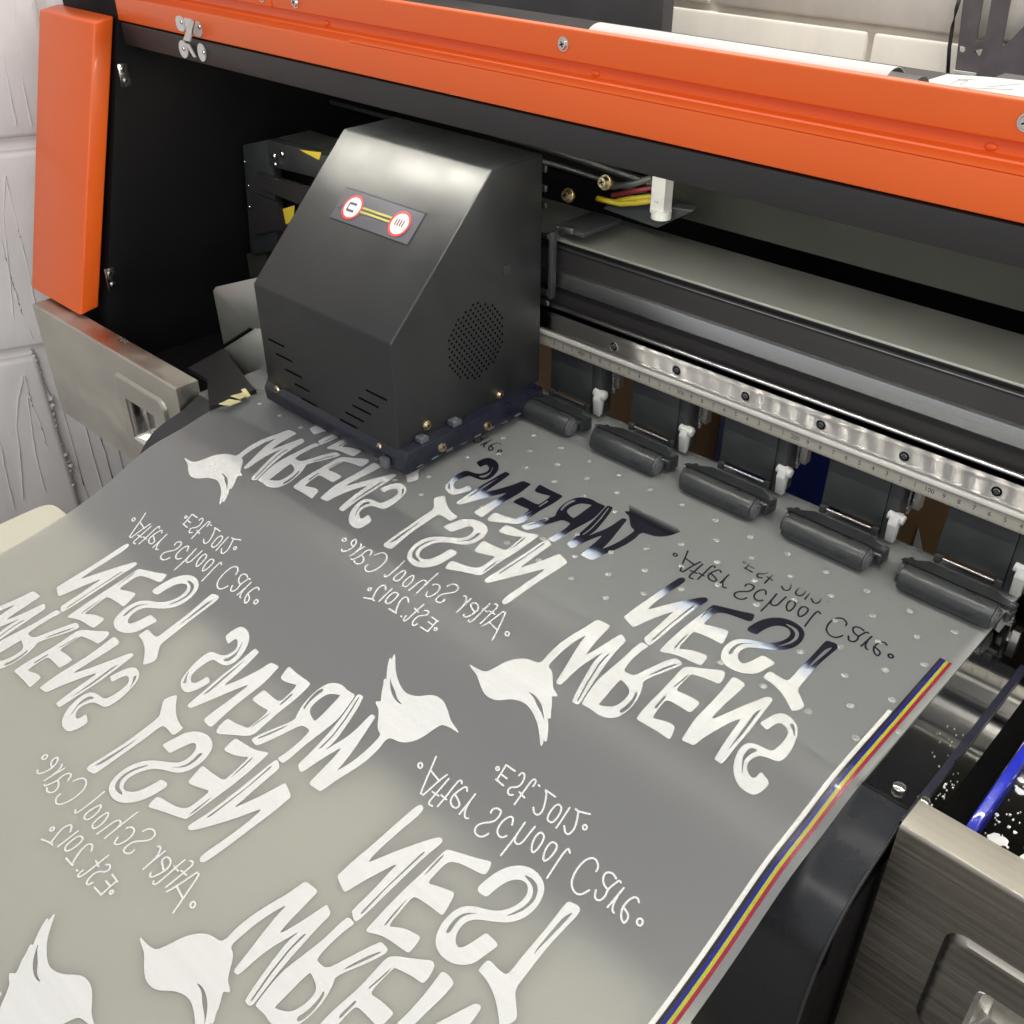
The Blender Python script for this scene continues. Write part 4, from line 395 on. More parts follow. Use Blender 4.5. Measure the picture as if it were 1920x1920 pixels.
for k in range(420):
    t = random.random(); z = -.09-.45*t
    c = wp(SEDGE+random.uniform(-.0045, .0008)+.0025*math.sin(z*70), z, random.uniform(-.010, -.0028)); rr = random.uniform(.0012, .0030)
    bmesh.ops.create_icosphere(bm, subdivisions=1, radius=rr, matrix=Matrix.Translation(c) @ Matrix.Rotation(random.random()*3, 4, 'X') @ Matrix.Diagonal((1, .9, 1.3, 1)))
for v in bm.verts: v.co += Vector((random.uniform(-1, 1), random.uniform(-1, 1), random.uniform(-1, 1)))*.0006
link('crumbled_edge', bm, M['wall'], wl, smooth=True)
bm = bmesh.new()
for k in range(8):
    s_ = SEDGE+.012+k*.017+random.uniform(-.003, .003); P = [wp(s_+random.uniform(-.0012, .0012), -.12-.04*j, -.0099) for j in range(12)]; tube(bm, P, [random.uniform(.0004, .0009) for _ in P], 6)
link('paint_run', bm, M['wall'], wl)

# back wall
bm = bmesh.new(); box(bm, (-3.2, 1.22, -.95), (1.2, 1.4, 2.4))
z = -.86; k = 0
while z < 2.25:
    x = -3.1+(.2 if k % 2 else 0)
    while x < 1.1: box(bm, (x+.004, 1.211, z+.004), (min(x+.416, 1.18), 1.225, z+.211)); x += .42
    z += .215; k += 1
struct(link('wall_back', bm, M['wall2'], bevel=.004))
bm = bmesh.new(); a = on_y(630, 10, 1.0); b = on_y(1240, 62, 1.0)
box(bm, (a.x, 1.0, -.2), (b.x, 1.02, .5)); tag(link('dark_board', bm, M['board'], bevel=.001), 'large dark grey chalky board standing behind the printer top', 'board')
bm = bmesh.new(); a = on_y(500, 0, .98); b = on_y(632, 10, .98)
box(bm, (a.x, .96, -.2), (b.x, .99, .45)); tag(link('black_case', bm, M['blackgrey'], bevel=.002), 'black case edge left of the dark board behind the printer', 'case')
# slotted dark panel and cable, far right
pr = root('slotted_panel', (-.40, 1.19, .0), 'paint spattered dark metal panel with long slots on the back wall at top right', 'panel')
W = lambda px, py: (on_y(px, py, 1.19).x, on_y(px, py, 1.19).z)
outl = [W(1813, -60), W(1790, 138), W(1935, 156), W(2060, 160), W(2080, -60)]
sl = [[W(1848, -40), W(1830, 74), W(1833, 79), W(1846, 76), W(1866, -40)], [W(1901, -40), W(1878, 82), W(1884, 86), W(1925, 44), W(1960, 0), W(1960, -40)],
      [W(1826, 95), W(1831, 105), W(1838, 105), W(1842, 92)], [W(1797, 88), W(1796, 96), W(1802, 100), W(1809, 96), W(1810, 89), W(1803, 86)]]
V, F = fill([outl], sl); bm = bmesh.new(); vs = [bm.verts.new((p[0], 1.19, p[1])) for p in V]
for f in F: bm.faces.new([vs[i] for i in f])
r = bmesh.ops.extrude_face_region(bm, geom=bm.faces[:]); bmesh.ops.translate(bm, vec=(0, .004, 0), verts=[v for v in r['geom'] if isinstance(v, bmesh.types.BMVert)])
link('panel', bm, pm('spattered dark metal', (.10, .088, .095), .5, 0, .35, 40, .1), pr)
bm = bmesh.new(); a = on_y(1787, 131, 1.186); b = on_y(1829, 142, 1.186); box(bm, (a.x, 1.184, b.z), (b.x, 1.188, a.z)); link('tape_label', bm, M['clip'], pr)
bm = bmesh.new(); tube(bm, [on_y(*p, 1.195) for p in [(1801,-10),(1793,18),(1786,50),(1780,90),(1777,140)]], .0022); tag(link('wall_cable', bm, M['blackgrey'], smooth=True), 'thin dark cable hanging on the back wall beside the slotted panel', 'cable')

# ================================================================== PRINTER
PR = root('printer', (-.42, .50, -.20), 'large orange and black roll transfer printer printing on clear film', 'printer')
bm = bmesh.new()  # slanted orange side cover
f = [(-1.0565, .387, .0125), (-.9515, .387, .0125), (-.9515, .465, .267), (-1.0565, .465, .267)]
solid(bm, f, (0, .0205, .003)); sc = link('side_cover', bm, M['orange'], PR, bevel=.0022, seg=3)
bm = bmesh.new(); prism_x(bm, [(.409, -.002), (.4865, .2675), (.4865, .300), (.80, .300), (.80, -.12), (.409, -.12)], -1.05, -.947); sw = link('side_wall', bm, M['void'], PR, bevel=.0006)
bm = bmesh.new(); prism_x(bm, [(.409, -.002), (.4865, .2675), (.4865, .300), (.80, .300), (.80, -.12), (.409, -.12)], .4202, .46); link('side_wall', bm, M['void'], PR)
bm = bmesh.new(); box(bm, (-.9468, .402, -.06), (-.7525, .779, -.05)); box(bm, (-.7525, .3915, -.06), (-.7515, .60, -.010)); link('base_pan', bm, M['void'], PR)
for nm, (a, b) in {'u': ((219, 120), (238, 162)), 'l': ((195, 505), (214, 543))}.items():
    p = on_x(a[0], a[1], -.9465); q = on_x(b[0], b[1], -.9465)
    y0 = p.y+.0005; h = p.z-q.z
    bm = bmesh.new(); solid(bm, [(-.947, p.y, p.z), (-.947, p.y+.010, p.z), (-.947, q.y+.0045, q.z), (-.947, q.y-.0055, q.z)], (.0015, 0, 0))
    hg = link('hinge', bm, M['chrome'], PR, bevel=.0003)
    for t in (.25, .75):
        c = Vector((-.9455, p.y+.004+(q.y-p.y-.004)*t, p.z-h*t)); screw('hinge_screw', c, (1, 0, 0), .0026, hg, M['chrome'], .0012)
# dark cap behind the side cover
bm = bmesh.new(); box(bm, (-1.06, .487, .262), (-.948, .56, .2685)); link('side_cap', bm, M['blackgrey'], PR, bevel=.001)
# front beams
XR = .42
bm = bmesh.new(); prism_x(bm, [(.487, .2468), (.487, .2655), (.515, .2655), (.515, .2468)], -.9455, XR); link('lower_beam', bm, M['blackgrey'], PR, bevel=.0012)
bm = bmesh.new(); prism_x(bm, [(.4868, .2668), (.4868, .2855), (.4875, .2868), (.5030, .2905), (.5030, .2992), (.53, .2992), (.53, .2668)], -.9535, XR)
oc = link('front_cover', bm, M['orange'], PR, bevel=.0009, seg=3)
bm = bmesh.new(); prism_x(bm, [(.4870, .2871), (.4890, .2886), (.4935, .2892), (.4935, .2880)], -.62, .05); link('cover_rib', bm, M['orange'], oc)
for k, x in enumerate((-.6640, -.4080, -.1720)):
    bm = bmesh.new(); bmesh.ops.create_uvsphere(bm, u_segments=16, v_segments=8, radius=.0022, matrix=Matrix.Translation((x, .5026, .2925)) @ Matrix.Diagonal((1.3, .5, .8, 1)))
    link('weld_pip', bm, M['orange'], oc, smooth=True)
for x0, x1 in ((-.9535, -.7245), (-.7225, XR)):
    bm = bmesh.new(); prism_x(bm, [(.4975, .2975), (.4975, .3152), (.5020, .3162), (.5020, .2975)], x0, x1); up = link('upper_panel', bm, M['orange'], PR, bevel=.0012, seg=3)
for x in (-.7345, -.692, -.4289, -.1575): screw('panel_screw', (x, .4975, .3068 if x > -.5 else .3045), (0, -1, .0), .0036, PR, M['chrome'], .0022)
bm = bmesh.new(); prism_x(bm, [(.5205, .2995), (.5205, .3005), (.66, .262), (.66, .259)], -.9535, XR); link('lid_slope', bm, M['blackgrey'], PR)
bm = bmesh.new(); box(bm, (-1.05, .66, .255), (XR, .80, .262)); link('rear_cover', bm, M['blackgrey'], PR)
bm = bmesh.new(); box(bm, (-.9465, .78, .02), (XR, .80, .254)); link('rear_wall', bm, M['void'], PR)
bm = bmesh.new(); box(bm, (-.47, .655, .1615), (XR, .660, .2585)); link('inner_panel', bm, M['innerp'], PR)
# draw latch
lt = None
bm = bmesh.new()
for px, py in ((340, 44), (371, 54)):
    c = on_y(px, py, .4866); prof = []
    for k in range(24):
        t = 2*math.pi*k/24; prof.append((c.x+.0105*math.copysign(abs(math.cos(t))**.7, math.cos(t))*.62, c.z+.0095*math.copysign(abs(math.sin(t))**.8, math.sin(t))*.62))
    solid(bm, [(p[0], .4866, p[1]) for p in prof], (0, -.0012, 0))
a = on_y(356, 47, .4866); box(bm, (a.x-.006, .4856, a.z-.005), (a.x+.006, .4866, a.z+.005))
lt = link('latch', bm, M['clip'], PR)
bm = bmesh.new(); a = on_y(363, 38, .482); b = on_y(352, 76, .480)
solid(bm, [(a.x-.003, a.y, a.z), (a.x+.003, a.y, a.z), (b.x+.005, b.y, b.z), (b.x-.005, b.y, b.z)], (0, -.0014, 0)); link('latch_arm', bm, M['chrome'], lt)
bm = bmesh.new()
for px, py in ((346, 92), (380, 98)):
    c = on_y(px, py, .4870); solid(bm, [(c.x+.0066*math.cos(t)*(1 if px < 360 else .85), .4869, c.z+.0070*math.sin(t)) for t in [2*math.pi*k/24 for k in range(24)]], (0, -.0012, 0))
a = on_y(356, 86, .487); b = on_y(368, 106, .487); solid(bm, [(a.x-.003, .4855, a.z+.002), (a.x+.003, .4855, a.z+.002), (b.x+.003, .4855, b.z), (b.x-.001, .4855, b.z)], (0, -.001, 0))
link('latch_keeper', bm, M['clip'], lt)
for px, py in ((340, 41), (374, 50), (344, 91), (382, 98)):
    c = on_y(px, py, .4853); screw('latch_screw', c, (0, -1, 0), .0019, lt, M['chrome'], .0010)
# led strip under the beam
bm = bmesh.new(); box(bm, (-.82, .4960, .2452), (.30, .5050, .2466)); ls = link('led_strip', bm, M['white'], PR)
bm = bmesh.new(); x = -.80
while x < .29: box(bm, (x-.0025, .4985, .2444), (x+.0025, .5025, .2451)); x += .01667
link('led_chip', bm, M['led'], ls); bpy.data.objects['led_chip']['kind'] = 'stuff'

# gantry
X0, X1 = -.93, .32
bm = bmesh.new(); prism_x(bm, [(.600, .0625), (.600, .1345), (.6035, .1350), (.6035, .1393), (.6650, .1393), (.6650, .0625)], X0, X1); gb = link('gantry_beam', bm, M['black'], PR, bevel=.0005)
bm = bmesh.new(); prism_x(bm, [(.5975, .1396), (.5975, .1416), (.668, .1416), (.668, .1396)], X0, X1); link('gantry_top_plate', bm, M['galv'], PR, bevel=.0004)
bm = bmesh.new(); prism_x(bm, [(.5975, .1343), (.5975, .1352), (.5995, .1352), (.5995, .1343)], X0, X1); link('trim_strip', bm, M['satin'], PR)
bm = bmesh.new(); prism_x(bm, [(.5960, .1018), (.5948, .1032), (.5960, .1150), (.5998, .1160), (.5998, .1018)], X0, X1); link('silver_strip', bm, M['satin'], PR, bevel=.0005)
bm = bmesh.new(); cyl(bm, (X0, .5955, .0848), (X1, .5955, .0848), .0021, 20); link('encoder_rod', bm, M['satin'], PR, smooth=True)
bm = bmesh.new(); prism_x(bm, [(.5995, .0672), (.5872, .0672), (.5850, .0690), (.5850, .0700), (.5857, .0704), (.5857, .0800), (.5850, .0805), (.5850, .0822), (.5868, .0840), (.5995, .0840)], X0, X1); rl = link('linear_rail', bm, M['rail'], PR)
bm = bmesh.new(); prism_x(bm, [(.5842, .0637), (.5842, .0668), (.5995, .0668), (.5995, .0637)], X0, X1); link('rail_ledge', bm, pm('bright ledge', (.66, .64, .62), .45, .5, .05, 60), PR, bevel=.0003)
bx = on_y(1540, 794, .5857).x
for k in range(-5, 6):
    x = bx+k*.0602
    if x < -.50: continue
    bm = bmesh.new(); z0 = .0753
    cyl(bm, (x, .58565, z0), (x, .5854, z0), .0036, 28); bo = link('rail_bolt', bm, M['hole'], PR)
    bm = bmesh.new()
    tube(bm, [(x+.0036*math.cos(t), .5855, z0+.0036*math.sin(t)) for t in [2*math.pi*j/28 for j in range(29)]], .00028, 6); link('bolt_rim', bm, M['chrome'], bo)
    bm = bmesh.new(); cyl(bm, (x, .5854, z0), (x, .5851, z0), .0019, 20); link('bolt_head', bm, M['plastic'], bo)
    bm = bmesh.new(); tube(bm, [(x+.0019*math.cos(t), .5851, z0+.0019*math.sin(t)) for t in [math.pi*(.1+.08*j) for j in range(12)]], .00018, 6); link('bolt_glint', bm, M['chrome'], bo)
bm = bmesh.new(); prism_x(bm, [(.5860, .0532), (.5860, .0633), (.5872, .0633), (.5872, .0532)], -.90, .10); ru = link('ruler', bm, M['ruler'], PR)
RX = -.1839; CM = -.00981
bm = bmesh.new()
for k in range(-160, 480):
    x = RX+.010*0+k*CM/10
    if x < -.52 or x > .02: continue
    h = .0022 if k % 10 == 0 else (.0017 if k % 5 == 0 else .0011)
    for z0, sg in ((.0632, -1), (.0533, 1)):
        vs = [bm.verts.new((xx, .58592, zz)) for xx, zz in ((x-.00011, z0), (x+.00011, z0), (x+.00011, z0+sg*h), (x-.00011, z0+sg*h))]; bm.faces.new(vs)
link('graduations', bm, M['mark'], ru)
def text_mesh(body, size):
    cu = bpy.data.curves.new('t', 'FONT'); cu.body = body; cu.size = size; cu.align_x = 'CENTER'; cu.align_y = 'CENTER'
    o = bpy.data.objects.new('t', cu); COL.objects.link(o); dg = bpy.context.evaluated_depsgraph_get()
    me = bpy.data.meshes.new_from_object(o.evaluated_get(dg)); bpy.data.objects.remove(o); return me
bm = bmesh.new()
for k in range(-16, 34):
    x = RX+k*CM
    if x < -.52 or x > .0: continue
    n = 10+k; s = str(n*10) if n % 10 == 0 else str(n % 10)
    me = text_mesh(s, .0046)
    t = bmesh.new(); t.from_mesh(me); bmesh.ops.transform(t, matrix=Matrix.Translation((x, .58590, .0582)) @ Matrix.Rotation(math.pi/2, 4, 'X'), verts=t.verts)
    tmp = bpy.data.meshes.new('tmp'); t.to_mesh(tmp); t.free(); bm.from_mesh(tmp)
link('numerals', bm, M['mark'], ru)

# platen and apron
bm = bmesh.new(); prism_x(bm, [(.3905, -.0095), (.3905, -.0012), (.606, -.0012), (.606, -.0095)], -.7510, -.120); link('platen', bm, M['bed'], PR)
bm = bmesh.new(); prism_x(bm, [(.3905, -.0095), (.3905, -.0012), (.606, -.0012), (.606, -.0095)], -.1198, .30); link('polished_platen', bm, M['mirror'], PR)
ap = [(.3890, -.0022), (.3800, -.0060), (.3700, -.0105), (.3520, -.0150), (.3380, -.0215), (.3260, -.0330), (.3170, -.0470), (.3110, -.0670), (.3075, -.0930), (.3050, -.130), (.3045, -.20)]
def cr(P, n=5):
    o = []
    for i in range(len(P)-1):
        a, b, c, d = P[max(i-1, 0)], P[i], P[i+1], P[min(i+2, len(P)-1)]
        for k in range(n):
            t = k/n; o.append(tuple(.5*(2*b[j]+(c[j]-a[j])*t+(2*a[j]-5*b[j]+4*c[j]-d[j])*t*t+(3*b[j]-a[j]-3*c[j]+d[j])*t**3) for j in (0, 1)))
    return o+[P[-1]]
ap = cr(ap)
bm = bmesh.new()
a = [bm.verts.new((-.7490, y, z)) for y, z in ap]; b = [bm.verts.new((-.0895, y, z)) for y, z in ap]
for i in range(len(ap)-1): bm.faces.new((a[i], a[i+1], b[i+1], b[i]))
r_ = bmesh.ops.extrude_face_region(bm, geom=bm.faces[:]); bmesh.ops.translate(bm, vec=(0, .003, -.003), verts=[g for g in r_['geom'] if isinstance(g, bmesh.types.BMVert)])
link('apron', bm, pm('black curved apron', (.016, .017, .021), .3, 0, .5, 14, .05, 200, .12), PR)
bm = bmesh.new(); tube(bm, [(-.0898, y-.0005, z+.0005) for y, z in ap[2:]], .0008, 6); link('apron_lip', bm, M['plastic'], PR)
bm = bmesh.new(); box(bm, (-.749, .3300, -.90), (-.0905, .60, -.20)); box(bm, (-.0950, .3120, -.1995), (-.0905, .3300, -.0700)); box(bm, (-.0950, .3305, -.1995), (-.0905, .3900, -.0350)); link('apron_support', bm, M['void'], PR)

# stainless end caps with pressed pulls
def end_cap(x0, x1, z0, outer, inner, mat, parent):
    yF = .3668 if x0 > -.5 else .371
    zt_ = .0080; bm = bmesh.new(); V, F = fill([[(x0, z0), (x1, z0), (x1, zt_), (x0, zt_)]], [outer])
    vs = [bm.verts.new((p[0], yF, p[1])) for p in V]
    for f in F: bm.faces.new([vs[i] for i in f])
    yb = yF+.022; pr_ = [(yF, z0), (yF, zt_)]+[(yF+.002-.002*math.cos(math.radians(a)), .008+.002*math.sin(math.radians(a))) for a in (22, 45, 67, 90)]+[(yb, .010), (yb, z0)]
    a = [bm.verts.new((x0, y, z)) for y, z in pr_]; b = [bm.verts.new((x1, y, z)) for y, z in pr_]
    for i in range(1, len(pr_)): bm.faces.new((a[i], a[(i+1) % len(pr_)], b[(i+1) % len(pr_)], b[i]))
    bm.faces.new(a[::-1]); bm.faces.new(b)
    bmesh.ops.remove_doubles(bm, verts=bm.verts, dist=1e-5)
    cap = link('end_cap', bm, mat, parent)
    for p in cap.data.polygons: p.use_smooth = False
    # pressed frame: rim rises, inner pocket sinks
    bm = bmesh.new(); n = len(outer); cx = sum(p[0] for p in outer)/n; cz = sum(p[1] for p in outer)/n
    def ringv(P, s, y): return [bm.verts.new((cx+(p[0]-cx)*s, y, cz+(p[1]-cz)*s)) for p in P]
    R = [ringv(outer, 1.0, yF), ringv(outer, .985, yF-.0012), ringv(outer, .95, yF-.0030), ringv(outer, .91, yF-.0034), ringv(outer, .89, yF-.0033)]
    for a, b in zip(R, R[1:]):
        for i in range(n): bm.faces.new((a[i], a[(i+1) % n], b[(i+1) % n], b[i]))
    last = [(v.co.x, v.co.z) for v in R[-1]]
    V, F = fill([last], [inner]); vs = [bm.verts.new((p[0], yF-.0033, p[1])) for p in V]
    for f in F: bm.faces.new([vs[i] for i in f])
    bmesh.ops.remove_doubles(bm, verts=bm.verts, dist=1e-6)
    link('pull_frame', bm, mat, cap)
    bm = bmesh.new(); n = len(inner); cx = sum(p[0] for p in inner)/n; cz = sum(p[1] for p in inner)/n
    R = [ringv(inner, 1, yF-.0033), ringv(inner, .93, yF-.0015), ringv(inner, .80, yF+.012)]
    for a, b in zip(R, R[1:]):
        for i in range(n): bm.faces.new((a[i], a[(i+1) % n], b[(i+1) % n], b[i]))
    bm.faces.new(R[-1]); link('pull_pocket', bm, M['chrome'], cap)
    return cap
def rrect(x0, x1, z0, z1, r, n=6):
    P = []
    for cx, cz, a0 in ((x1-r, z1-r, 0), (x0+r, z1-r, 90), (x0+r, z0+r, 180), (x1-r, z0+r, 270)):
        for k in range(n+1):
            t = math.radians(a0+90*k/n); P.append((cx+r*math.cos(t), cz+r*math.sin(t)))
    return P
end_cap(-1.022, -.752, -.113, rrect(-.8680, -.7760, -.092, -.0110, .010), rrect(-.851, -.799, -.078, -.0330, .002), M['dullsteel'], PR)
end_cap(-.0862, .26, -.26, rrect(-.0500, .060, -.118, -.0350, .010), rrect(-.0275, .045, -.10, -.0600, .004), M['brushed'], PR)

# right hand edge hardware
bm = bmesh.new(); solid(bm, [(x, y, 0) for x, y in [(-.1165, .3845), (-.1135, .3825), (-.0895, .3825), (-.0895, .5290), (-.1150, .5290)]], (0, 0, .0007))
def clear_mat():
    mt, N, L, B = nodes('clear smoky plastic'); B.inputs['Base Color'].default_value = (.05, .05, .06, 1); B.inputs['Roughness'].default_value = .06; B.inputs['Alpha'].default_value = .10; B.inputs['Coat Weight'].default_value = .6
    return mt
eg = link('edge_guard', bm, clear_mat(), PR)
bm = bmesh.new()
for px, py in ((1687, 1475), (1732, 1500)):
    p = on_z(px, py, .0009); bmesh.ops.create_uvsphere(bm, u_segments=20, v_segments=10, radius=.0036, matrix=Matrix.Translation(p) @ Matrix.Diagonal((1, 1, .3, 1)))
link('guard_rivet', bm, M['chrome'], eg, smooth=True)
bm = bmesh.new(); solid(bm, [(-.0893, .377, -.0012), (-.0853, .377, -.0012), (-.0853, .534, -.0012), (-.0893, .534, -.0012)], (0, 0, .0030)); link('seam_shade_strip', bm, pm('dark blue seam shade', (.006, .007, .020), .35, 0, .4, 80, .2, 500), PR)  # raised dark strip standing in for shadow and reflection along the seam
bm = bmesh.new(); solid(bm, [(-.0775, .397, -.0010), (-.0650, .3935, -.0010), (-.0650, .62, -.0010), (-.0775, .62, -.0010)], (0, 0, .0004)); link('slot', bm, M['hole'], PR)
bm = bmesh.new(); prism = [(.3925, .0000), (.3905, .0030), (.3925, .0062), (.3980, .0085), (.60, .0085), (.60, .0000)]
prism_x(bm, prism, -.0632, -.0580); link('blue_stop', bm, M['blue'], PR, bevel=.0010, seg=3)
bm = bmesh.new()
def blob(x, y, r):
    n = 12; vs = []
    for k in range(n):
        t = 2*math.pi*k/n; q = r*random.uniform(.75, 1.2); vs.append(bm.verts.new((x+q*math.cos(t), y+q*math.sin(t), -.0008)))
    c = bm.verts.new((x, y, -.0008+min(.0006, r*.35)))
    for k in range(n): bm.faces.new((c, vs[k], vs[(k+1) % n]))
for k in range(230):
    y = random.uniform(.385, .47); x = random.uniform(-.056, .02); blob(x, y, random.choice((.0003, .0004, .0005, .0007, .0010)))
for x, y, r in ((-.0500, .4010, .0042), (-.0470, .4030, .003), (-.0350, .4000, .0026), (-.030, .412, .002), (-.0555, .4480, .002), (-.053, .4400, .0024), (-.0560, .4700, .003), (-.0530, .474, .0035)): blob(x, y, r)
for k in range(26): blob(random.uniform(-.084, -.079), random.uniform(.38, .43), random.choice((.0003, .0005, .0007)))
for k in range(14): blob(random.uniform(-.104, -.090), random.uniform(.425, .46), random.choice((.0003, .0005)))
o_s = link('ink_spatter', bm, M['splatter'], PR); o_s['kind'] = 'stuff'
# steel bar and screw low behind the apron's right end
bm = bmesh.new(); box(bm, (-.30, .296, -.215), (-.02, .303, -.165)); cyl(bm, (-.30, .285, -.18), (-.03, .285, -.18), .004); link('lower_bar', bm, M['dullsteel'], PR)

# service station seen left of the carriage
bm = bmesh.new()
def facet(P, y, t): solid(bm, [on_y(px, py, y) for px, py in P], (0, t, 0))
facet([(455, 272), (505, 262), (512, 300), (520, 470), (470, 478)], .575, .01)
facet([(500, 262), (640, 300), (640, 345), (505, 312)], .570, .012)
ss = link('service_station', bm, M['plastic'], PR, bevel=.0008)
bm = bmesh.new(); facet([(480, 325), (600, 360), (600, 400), (486, 352)], .568, .006); facet([(470, 360), (520, 380), (530, 430), (478, 440)], .572, .006); link('station_plate', bm, M['blackgrey'], ss)
for P, y in (([(562, 281), (602, 286), (598, 300)], .5695), ([(530, 392), (552, 385), (550, 415), (536, 421)], .562)):
    bm = bmesh.new(); facet(P, y, .0004); link('caution_sticker', bm, M['yellow'], ss)
for px, py in ((514, 293), (529, 289), (516, 308), (459, 303), (466, 348), (468, 388)):
    screw('station_screw', on_y(px, py, .5688 if px > 500 else .5742), (0, -1, 0), .0028 if px > 500 else .0018, ss, M['chrome'], .0015)
bm = bmesh.new(); facet([(430, 500), (455, 478), (500, 470), (500, 520), (440, 520)], .58, .01); link('belt_guard', bm, pm('dusty olive metal', (.05, .048, .038), .5, .3), ss)
bm = bmesh.new(); solid(bm, [on_y(px, py, .47) for px, py in [(399, 545), (404, 538), (500, 516), (500, 620), (474, 618), (468, 614), (419, 646)]], (0, .004, -.001)); link('wiper_plate', bm, M['galv'], PR, bevel=.0006)
bm = bmesh.new(); solid(bm, [on_y(px, py, .455) for px, py in [(419, 653), (478, 616), (490, 618), (497, 640), (499, 700), (494, 716), (480, 724), (466, 715)]], (0, .004, -.001)); link('wiper_plate', bm, M['galv'], PR, bevel=.0006)
bm = bmesh.new(); solid(bm, [on_z(px, py, .004) for px, py in [(352, 690), (419, 653), (466, 716), (480, 730), (392, 762), (388, 710)]], (0, 0, -.004)); link('drip_tray', bm, M['black'], PR)
bm = bmesh.new()
for P in ([(432,742),(448,738),(462,733),(466,740),(450,748)], [(452,730),(460,728),(470,741),(462,745)], [(410,757),(430,748),(452,752),(430,760)]):
    solid(bm, [on_z(px, py, .0062+random.uniform(-.001, .002)) for px, py in P], (0, 0, -.0006))
tag(link('tape_scrap', bm, pm('torn tape', (.70, .64, .35), .4, 0, .35, 60)), 'crumpled scrap of pale yellow tape left of the print carriage', 'tape')

# toothed belt and cable chain inside the cabinet
bm = bmesh.new(); box(bm, (-.93, .612, .1000), (.32, .6125, .1100)); 
tube(bm, [(-.93, .70, .175), (-.78, .70, .178), (-.60, .70, .172), (-.50, .70, .165)], .0035, 8); tube(bm, [(-.93, .70, .165), (-.75, .70, .163), (-.60, .70, .160), (-.50, .70, .155)], .0025, 8); link('ink_tube', bm, M['plastic'], PR)
# pinch rollers
def make_pinch(i):
    bm = bmesh.new()
    # arm
    box(bm, (-.0560, .5920, .012), (-.0105, .5975, .0625)); box(bm, (-.0560, .5895, .0055), (-.0510, .5975, .0118)); box(bm, (-.0155, .5895, .0055), (-.0105, .5975, .0118))
    box(bm, (-.0103, .5925, .004), (-.0020, .6080, .0625))
    # holder: hump plate with cheeks
    out = [(-.0655, .5600), (.0060, .5600), (.0060, .5690), (-.0040, .5720), (-.0110, .5800), (-.0540, .5800), (-.0590, .5710), (-.0655, .5660)]
    zt = lambda y: .0182-(y-.5600)*.35
    a = [bm.verts.new((x, y, zt(y))) for x, y in out]; b = [bm.verts.new((x, y, zt(y)-.0045)) for x, y in out]
    n = len(out)
    for k in range(n): bm.faces.new((a[k], a[(k+1) % n], b[(k+1) % n], b[k]))
    bm.faces.new(a); bm.faces.new(b[::-1])
    for x0, x1, ya in ((.0022, .0060, .5615), (-.0655, -.0622, .5530)):
        prism_x(bm, [(ya, .0045), (ya, .0110), (ya+.005, .0168), (.5740, .0135), (.5740, .0030)], x0, x1)
    br = link('pinch_roller', bm, M['plastic'], PR, bevel=.0010)
    br.location = Vector((i, 0, 0))-PR.location
    bm = bmesh.new(); cyl(bm, (-.0615, .5560, .0092), (-.0012, .5560, .0092), .0090, 48)
    rr = link('roller', bm, M['rubber'], br, bevel=.0008)
    bm = bmesh.new(); cyl(bm, (-.0012, .5560, .0092), (.0002, .5560, .0092), .0066, 32); cyl(bm, (.0001, .5560, .0092), (.0009, .5560, .0092), .0042, 24); cyl(bm, (.0008, .5560, .0092), (.0013, .5560, .0092), .0020, 20)
    tube(bm, [(-.0008, .5560+.0074*math.cos(t), .0092+.0074*math.sin(t)) for t in [2*math.pi*j/28 for j in range(29)]], .0004, 6); link('roller_hub', bm, M['hub'], br)
    bm = bmesh.new(); cyl(bm, (-.0500, .5905, .0100), (-.0160, .5905, .0100), .0011, 12); box(bm, (-.0385, .5888, .0086), (-.0210, .5898, .0104)); link('axle_pin', bm, M['satin'], br)
    bm = bmesh.new(); prism_x(bm, [(.5890, .0270), (.5950, .0280), (.5990, .0255), (.5980, .0200), (.5940, .0185), (.5925, .0075), (.5885, .0065), (.5875, .0160), (.5865, .0215)], -.0048, .0016)
    cyl(bm, (-.0075, .5925, .0255), (.0042, .5925, .0245), .0034, 20); link('release_lever', bm, M['lever'], br, bevel=.0006)
    bm = bmesh.new(); cyl(bm, (-.0020, .6100, .0200), (-.0020, .6100, .0640), .0017, 12)
    for q in range(14): cyl(bm, (-.0020, .6100, .0235+q*.0026), (-.0020, .6100, .0247+q*.0026), .0027, 12)
    box(bm, (.0020, .6050, .028), (.0070, .6120, .050)); link('tension_spring', bm, M['satin'], br)
    screw('pivot_screw', (-.0060, .5990, .0085), (1, 0, 0), .0016, br, M['chrome'], .001)
    return br
p0 = make_pinch(-.1150)
def dup(r, loc):
    c = r.copy(); COL.objects.link(c); c.location = loc; c.parent = r.parent
    for ch in list(r.children):
        d = ch.copy(); COL.objects.link(d); d.parent = c
        for g in ch.children:
            e = g.copy(); COL.objects.link(e); e.parent = d
    return c
for x in (-.2005, -.2870, -.3735, -.4600): dup(p0, Vector((x, 0, 0))-PR.location)
for o in COL.objects:
    if o.name.startswith('pinch_roller'): o['group'] = 'pinch rollers along the film'
bm = bmesh.new(); cyl(bm, (-.560, .5560, .0090), (-.532, .5560, .0090), .0016, 12); link('rod_end', bm, M['chrome'], PR)

